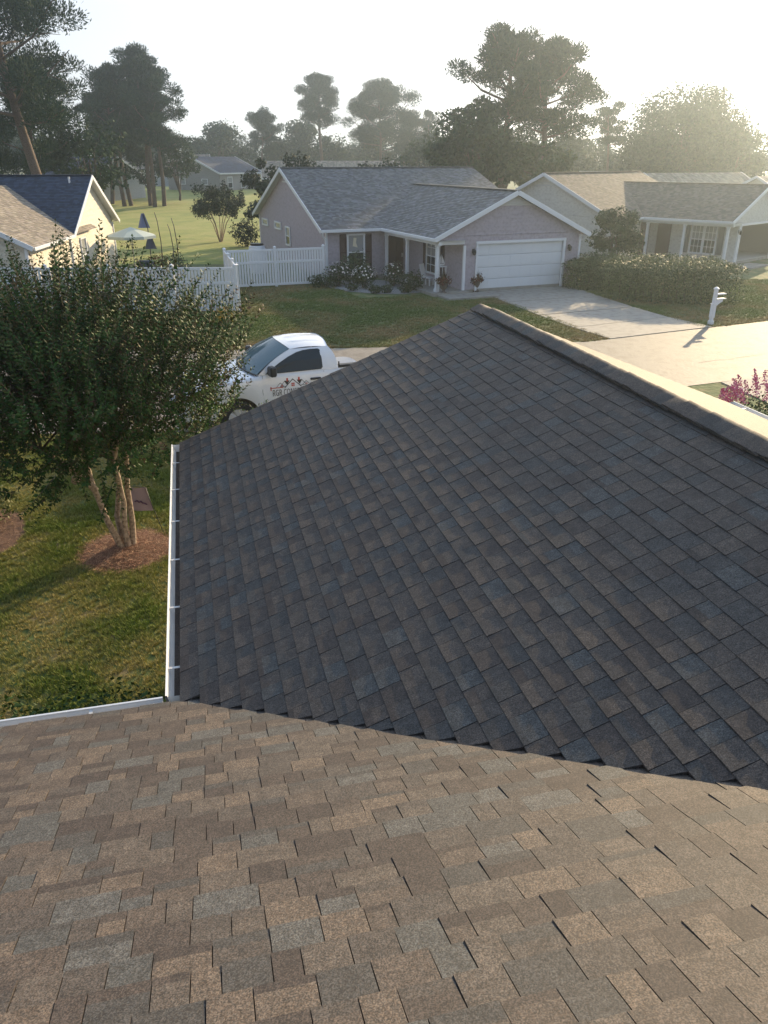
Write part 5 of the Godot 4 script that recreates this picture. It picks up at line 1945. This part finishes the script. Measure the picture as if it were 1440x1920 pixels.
# ---------------------------------------------------------------- our own yard
func crape_myrtle() -> void:
	var t := thing("crape_myrtle", "large multi-stemmed crape myrtle with glossy leaves in a mulch ring", "tree", P(-4.12, 0, 10.98))
	var b := MB.new()
	var twig := MB.new()
	var c := MB.new()
	var stems := [
		[Vector3(-0.03, 0, 0.02), Vector3(-0.20, 0.55, 0.05), Vector3(-0.36, 1.15, 0.0), Vector3(-0.42, 1.7, 0.0), Vector3(-0.75, 2.5, 0.2), Vector3(-1.15, 3.2, 0.3)],
		[Vector3(0.06, 0, 0.0), Vector3(0.02, 0.3, -0.03), Vector3(0.06, 0.8, -0.06), Vector3(0.03, 1.5, 0.0), Vector3(0.3, 2.4, 0.1), Vector3(0.45, 3.4, 0.2)],
		[Vector3(0.10, 0, -0.06), Vector3(0.12, 0.45, -0.14), Vector3(0.10, 1.0, -0.2), Vector3(0.17, 1.7, -0.22), Vector3(0.7, 2.5, -0.5), Vector3(1.3, 3.2, -0.7)],
		[Vector3(-0.05, 0.1, -0.08), Vector3(-0.13, 0.5, -0.2), Vector3(-0.06, 1.0, -0.32), Vector3(-0.09, 1.6, -0.36), Vector3(-0.1, 2.6, -0.8), Vector3(-0.3, 3.4, -1.1)],
		[Vector3(-0.3, 1.05, 0.05), Vector3(-0.42, 1.25, 0.1), Vector3(-0.6, 1.5, 0.2), Vector3(-0.9, 1.8, 0.3), Vector3(-1.6, 2.2, 0.6), Vector3(-2.1, 2.6, 0.8)]]
	for s in stems:
		b.tube(s, [0.056, 0.048, 0.042, 0.036, 0.025, 0.011], 9)
	# swollen joints
	for p in [Vector3(-0.52, 1.28, 0.2), Vector3(-0.38, 1.2, 0.02)]:
		b.tube([p - Vector3(0, 0.06, 0), p, p + Vector3(-0.02, 0.07, 0)], [0.03, 0.075, 0.03], 7)
	part("trunk", b, M.bark_pale, t)
	var cols := [[0.028, 0.064, 0.018], [0.038, 0.080, 0.022], [0.050, 0.096, 0.026], [0.064, 0.100, 0.030], [0.078, 0.076, 0.030]]
	var red := [[0.09, 0.055, 0.035], [0.12, 0.075, 0.05], [0.08, 0.07, 0.03]]
	var ctr := Vector3(-0.3, 2.78, 0.1)
	var R := Vector3(2.7, 1.58, 2.2)
	for i in 2000:
		var d := rvec()
		var rr := pow(rng.randf(), 0.5)
		var p := ctr + Vector3(d.x * R.x * (0.98 if d.x > 0.0 else 1.0), d.y * R.y, d.z * R.z) * rr * (0.92 + 0.34 * nz.get_noise_3d(d.x * 55, d.y * 55, d.z * 55))
		# the crown hangs lower on its far-left side and is thin below right
		if p.y < 1.5 and p.x > -0.9: continue
		if p.y < 1.5 + 0.28 * p.x and p.x > 0.1: continue
		var outw := (p - ctr)
		outw.y *= 0.3
		var dir := (Vector3.UP * rf(0.6, 1.3) + outw.normalized() * rf(0.2, 0.9) + rvec() * 0.35).normalized()
		if d.y < -0.2: dir = (outw.normalized() * 0.6 + rvec() * 0.5 + Vector3.UP * rf(0.1, 0.9)).normalized()
		var ln := rf(0.4, 0.8)
		if d.y > 0.35 and rr > 0.7: ln = rf(0.4, 0.85)
		shoot(twig, c, p, dir, ln, cols, red if (p.x > 1.8 or rng.randf() < 0.04) else cols)
	# long upright whips that stand out of the crown
	for q in [[-2.9, 4.0, 0.9], [-2.35, 4.15, 0.85], [-1.95, 4.15, 1.0], [-1.55, 4.2, 0.7], [-1.1, 4.2, 0.75], [-0.7, 4.1, 0.55], [-0.25, 4.15, 0.8], [0.2, 4.1, 0.6], [0.6, 4.0, 0.65], [0.95, 3.75, 0.6], [1.35, 3.6, 0.7], [1.6, 3.2, 0.7], [1.75, 2.9, 0.55], [-3.4, 3.6, 0.9]]:
		for k in 5:
			var p := Vector3(q[0] + rf(-0.16, 0.16), q[1] - rf(0.1, 0.5), rf(-0.9, 0.9))
			var dir := Vector3(q[0] * 0.14 + rf(-0.12, 0.12), 1, rf(-0.15, 0.15)).normalized()
			if q[0] > 1.5: dir = Vector3(0.75, 0.7, rf(-0.3, 0.3)).normalized()
			shoot(twig, c, p, dir, q[2] * rf(0.6, 0.95), cols, red if q[0] > 1.5 else cols)
	for i in 70:
		var s: Array = stems[i % 5]
		var st: Vector3 = s[3 + i % 3]
		var d := rvec()
		d.y = absf(d.y) * 0.8 - 0.1
		var e := ctr + Vector3(d.x * R.x * 0.8, d.y * R.y, d.z * R.z) * rf(0.5, 0.8)
		twig.tube([st, st.lerp(e, 0.5) + rvec() * 0.12, e], [0.02, 0.012, 0.005], 5, false)
	part("branches", twig, M.bark_dark, t)
	part("crown", c, M.leaf, t)

func shoot(twig: MB, c: MB, p: Vector3, dir: Vector3, ln: float, cols: Array, tipc: Array) -> void:
	var e := p + dir * ln
	twig.tube([p, p.lerp(e, 0.5) + rvec() * 0.02, e], [0.006, 0.004, 0.002], 3, false)
	var n := int(ln / 0.038)
	var side := dir.cross(rvec()).normalized()
	for i in n:
		var u := (i + 0.5) / n
		var q := p.lerp(e, u)
		var a := i * 1.57
		for s in [-1.0, 1.0]:
			var sd: Vector3 = (side * cos(a) + dir.cross(side) * sin(a)) * s
			var ld: Vector3 = (sd + dir * 0.55 + rvec() * 0.25).normalized()
			var nr: Vector3 = (dir - ld * dir.dot(ld) + rvec() * 0.45).normalized()
			nr = (nr - ld * nr.dot(ld)).normalized()
			c.col = tint(tipc if u > 0.72 else cols)
			var l := rf(0.06, 0.098) * (1.1 - 0.45 * u)
			c.leaf(q, ld, nr, l, l * 0.52)

func on_own_roofed(x: float, d: float) -> bool:
	# under the roofs of the house we stand on
	var a := deg_to_rad(PHI)
	var rx := x + 1.246
	var rd := d - 3.932
	var lx := rx * cos(a) + rd * sin(a)
	var lz := -(-rx * sin(a) + rd * cos(a))
	return (lx > 0.25 and lz > -4.7) or lz > 0.3

func near_plants() -> void:
	crape_myrtle()
	# pine straw ring
	var ring := thing("mulch_ring", "ring of red-brown pine straw around the crape myrtle's stems", "mulch", P(-4.08, 0, 10.95))
	var b := MB.new()
	b.grid(func(u, t): return Vector3(cos(-u * TAU) * t * (0.7 + 0.05 * sin(u * 25.0)), 0.004 + 0.065 * (1 - t * t), sin(-u * TAU) * t * (0.7 + 0.05 * sin(u * 25.0))), 40, 6)
	part("mound", b, M.mulch, ring)
	b = MB.new()
	for i in 5200:
		var a := rf(0, TAU)
		var r := sqrt(rng.randf()) * 0.74
		var y := 0.01 + 0.065 * maxf(0, 1 - r * r / 0.5)
		var d := rf(0, TAU)
		b.col = tint([[0.30, 0.145, 0.085], [0.40, 0.21, 0.12], [0.21, 0.10, 0.06], [0.48, 0.30, 0.19]])
		var dir := Vector3(cos(d), rf(-0.05, 0.35), sin(d)).normalized()
		b.leaf(Vector3(cos(a) * r, y, sin(a) * r), dir, Vector3(rf(-0.4, 0.4), 1, rf(-0.4, 0.4)).normalized(), rf(0.07, 0.17), 0.007)
	var st := part("straw", b, M.straw, ring)
	st.set_meta("kind", "stuff")
	# garden flag
	var gf := thing("garden_flag", "faded mauve garden flag on a wire stand behind the stems", "flag", P(-3.97, 0, 11.6), deg_to_rad(-8))
	b = MB.new()
	b.tube([Vector3(0.32, 0, 0.0), Vector3(0.16, 0.55, 0), Vector3(0.1, 0.83, 0), Vector3(-0.2, 0.84, 0)], [0.006, 0.006, 0.006, 0.005], 5)
	part("wire_stand", b, M.plastic_black, gf)
	b = MB.new()
	b.grid(func(u, t): return Vector3(-0.16 + u * 0.27 + t * 0.07 * u, 0.82 - t * 0.4, 0.02 * sin(u * 5.0) + 0.02 * t), 8, 8)
	part("cloth", b, mat(0.28, 0.235, 0.285, 0.8), gf)
	b = MB.new()
	b.tube([Vector3(-0.10, 0.58, 0.035), Vector3(-0.06, 0.60, 0.037), Vector3(-0.03, 0.575, 0.037), Vector3(0.0, 0.59, 0.034), Vector3(0.03, 0.56, 0.03), Vector3(0.07, 0.55, 0.024), Vector3(0.1, 0.53, 0.02)], [0.012, 0.014, 0.012, 0.014, 0.012, 0.012, 0.008], 5)
	part("print", b, mat(0.08, 0.04, 0.10, 0.8), gf)
	# planted bed at the edge of the lawn
	var bed := thing("plant_bed", "straw-mulched bed with a curved edge at the lawn's side", "bed", P(-7.05, 0, 11.3))
	b = MB.new()
	b.grid(func(u, t): return Vector3(cos(-u * TAU) * t * 1.12, 0.004 + 0.05 * (1 - t * t), sin(-u * TAU) * t * 1.3), 36, 5)
	part("mound", b, M.mulch, bed)
	b = MB.new()
	for i in 3600:
		var a := rf(0, TAU)
		var r := sqrt(rng.randf()) * 1.05
		b.col = tint([[0.22, 0.13, 0.08], [0.28, 0.17, 0.11], [0.16, 0.09, 0.06]])
		var d := rf(0, TAU)
		var dir := Vector3(cos(d), rf(-0.05, 0.3), sin(d)).normalized()
		b.leaf(Vector3(cos(a) * r, 0.015 + 0.05 * (1 - r * r / 1.2), sin(a) * r * 1.16), dir, Vector3(rf(-0.4, 0.4), 1, rf(-0.4, 0.4)).normalized(), rf(0.07, 0.17), 0.008)
	part("straw", b, M.straw, bed).set_meta("kind", "stuff")
	shrub("bedding_plant", "pale yellow-green leafy plant in the straw bed", "plant", P(-6.75, 0, 12.0), Vector3(0.5, 0.4, 0.5), 900, 0.08, [[0.13, 0.14, 0.05], [0.2, 0.2, 0.09], [0.08, 0.1, 0.035]])
	# low hedge under the main gutter
	var hb := Basis(Vector3.UP, deg_to_rad(PHI))
	var hedge_n := thing("foundation_hedge", "low dark green hedge below the white main gutter", "hedge", own_at, deg_to_rad(PHI))
	b = MB.new()
	var sm := MB.new()
	for k in 14:
		var cx := -0.75 - k * 0.52
		var cz := -2.3 + rf(-0.12, 0.12)
		leaf_blob(b, Vector3(cx, 0.5, cz), Vector3(0.5, 0.5, 0.72), 950, 0.058, [[0.030, 0.060, 0.018], [0.042, 0.078, 0.024], [0.055, 0.095, 0.03]], 0.5, 0.6, 0.2)
		for j in 4:
			sm.tube([Vector3(cx + rf(-0.2, 0.2), 0, cz + rf(-0.2, 0.2)), Vector3(cx + rf(-0.3, 0.3), 0.6, cz + rf(-0.3, 0.3))], [0.012, 0.005], 4)
	part("stem", sm, M.bark_dark, hedge_n)
	part("foliage", b, M.leaf, hedge_n)
	# pink crape myrtle beyond the ridge
	var pk := thing("pink_crape_myrtle", "small crape myrtle with pink flower heads beyond the ridge", "tree", P(7.1, -0.1, 12.9))
	b = MB.new()
	for k in 6:
		var a := k * 1.05
		b.tube([Vector3(cos(a) * 0.05, 0, sin(a) * 0.05), Vector3(cos(a) * 0.4, 1.1, sin(a) * 0.4), Vector3(cos(a) * 0.7, 1.8, sin(a) * 0.7)], [0.035, 0.025, 0.01], 5)
	part("trunk", b, M.bark_pale, pk)
	b = MB.new()
	leaf_blob(b, Vector3(0, 1.55, 0), Vector3(1.15, 0.7, 1.15), 3200, 0.075, [[0.045, 0.075, 0.028], [0.06, 0.09, 0.035], [0.08, 0.10, 0.04]], 0.3)
	part("crown", b, M.leaf, pk)
	b = MB.new()
	for i in 60:
		var d := rvec()
		d.y = absf(d.y)
		var p := Vector3(d.x * 1.15, 1.6 + d.y * 0.65, d.z * 1.15)
		var ax := (d * 0.7 + Vector3.UP).normalized()
		for j in 90:
			var u := rng.randf()
			var rr := 0.085 * (1.0 - u * 0.75) * sqrt(rng.randf())
			var q := p + ax * u * 0.3 + rvec() * rr
			b.col = tint([[0.55, 0.14, 0.28], [0.62, 0.22, 0.36], [0.46, 0.11, 0.22]])
			b.leaf(q, rvec(), rvec(), 0.035, 0.03)
	part("blossom", b, M.straw, pk)
	# grass blades on the near lawn
	var tuft := MB.new()
	for k in 7:
		var a := TAU * k / 7.0 + rf(-0.3, 0.3)
		var o := Vector3(cos(a) * 0.018, 0, sin(a) * 0.018)
		var h := rf(0.6, 1.0)
		var s := Vector3(-sin(a), 0, cos(a)) * 0.0045
		var m := o + Vector3(cos(a) * 0.012, h * 0.03, sin(a) * 0.012)
		var e := o + Vector3(cos(a) * rf(0.02, 0.05), h * 0.055, sin(a) * rf(0.02, 0.05))
		tuft.quad(o - s, o + s, m + s * 0.8, m - s * 0.8)
		tuft.tri(m - s * 0.8, m + s * 0.8, e)
	var tm := tuft.mesh()
	var gn := FastNoiseLite.new()
	gn.seed = 77
	gn.frequency = 0.55
	gn.fractal_octaves = 3
	var tfs := []
	var gcs := []
	while tfs.size() < 62000:
		var x := rf(-10.5, -1.2)
		var d := rf(5.6, 16.7)
		if on_own_roofed(x, d): continue
		if Vector2(x + 4.08, d - 10.95).length() < 0.68 and rng.randf() > 0.02: continue
		if Vector2((x + 7.05) / 1.12, (d - 11.3) / 1.3).length() < 0.97: continue
		if d > edge_at(near_edge, x) - 0.05: continue
		var n := gn.get_noise_2d(x, d)
		var dry := clampf(n * 1.15 + 0.46 + rf(-0.25, 0.25), 0, 1)
		var sc := rf(0.7, 1.25) * (1.15 - dry * 0.45)
		tfs.append(Transform3D(Basis(Vector3.UP, rf(0, TAU)).scaled(Vector3(sc, sc * rf(0.8, 1.3), sc)), P(x, 0.0, d)))
		var g := Color(0.165, 0.205, 0.046).lerp(Color(0.40, 0.32, 0.13), dry)
		var k := rf(0.75, 1.25)
		gcs.append(Color(g.r * k, g.g * k, g.b * k))
	grass("grass", "short patchy green and straw grass of the near lawn", tm, tfs, gcs)
	# the lawns across the street
	tfs = []
	gcs = []
	gn.frequency = 0.22
	while tfs.size() < 60000:
		var x := rf(-17.0, 20.0)
		var d := rf(24.8, 41.5)
		var fe := edge_at(far_edge, x)
		if d < fe + 0.05: continue
		if rng.randf() > clampf(1.5 - (d - fe) / 14.0, 0.25, 1.0): continue
		# driveway, porch, house, bed and hedges stay clear
		var t := clampf((37.7 - d) / 10.85, 0, 1)
		if x > lerpf(4.35, 7.9, t) and x < lerpf(9.25, 12.3, t): continue
		var lx := (x - 2.28) * 0.926 + (d - 36.15) * 0.378
		var lb := -(x - 2.28) * 0.378 + (d - 36.15) * 0.926
		if lx > -3.3 and lx < 8.2 and lb > -1.5 and lx > -0.2: continue
		if lx > -3.3 and lb > 0.6 and lx < 8.2: continue
		var n := gn.get_noise_2d(x, d)
		var dry := clampf(n * 1.3 + 0.18 + rf(-0.2, 0.2) + exp(-(d - fe) / 0.9) * 0.9, 0, 1)
		var sc := rf(1.3, 2.3)
		tfs.append(Transform3D(Basis(Vector3.UP, rf(0, TAU)).scaled(Vector3(sc, sc * rf(0.45, 0.8), sc)), P(x, 0.0, d)))
		var g := Color(0.125, 0.165, 0.05).lerp(Color(0.33, 0.23, 0.13), dry)
		var k := rf(0.75, 1.25)
		gcs.append(Color(g.r * k, g.g * k, g.b * k))
	grass("grass_across_street", "mown grass of the lawns across the street", tm, tfs, gcs)

func grass(called: String, label: String, tuft: Mesh, tfs: Array, gcs: Array) -> void:
	var mm := MultiMesh.new()
	mm.transform_format = MultiMesh.TRANSFORM_3D
	mm.use_colors = true
	mm.mesh = tuft
	mm.instance_count = tfs.size()
	for i in tfs.size():
		mm.set_instance_transform(i, tfs[i])
		mm.set_instance_color(i, gcs[i])
	var mi := MultiMeshInstance3D.new()
	mi.name = called
	mi.multimesh = mm
	mi.material_override = M.blade
	add_child(mi)
	tag(mi, label, "grass", "", "stuff")
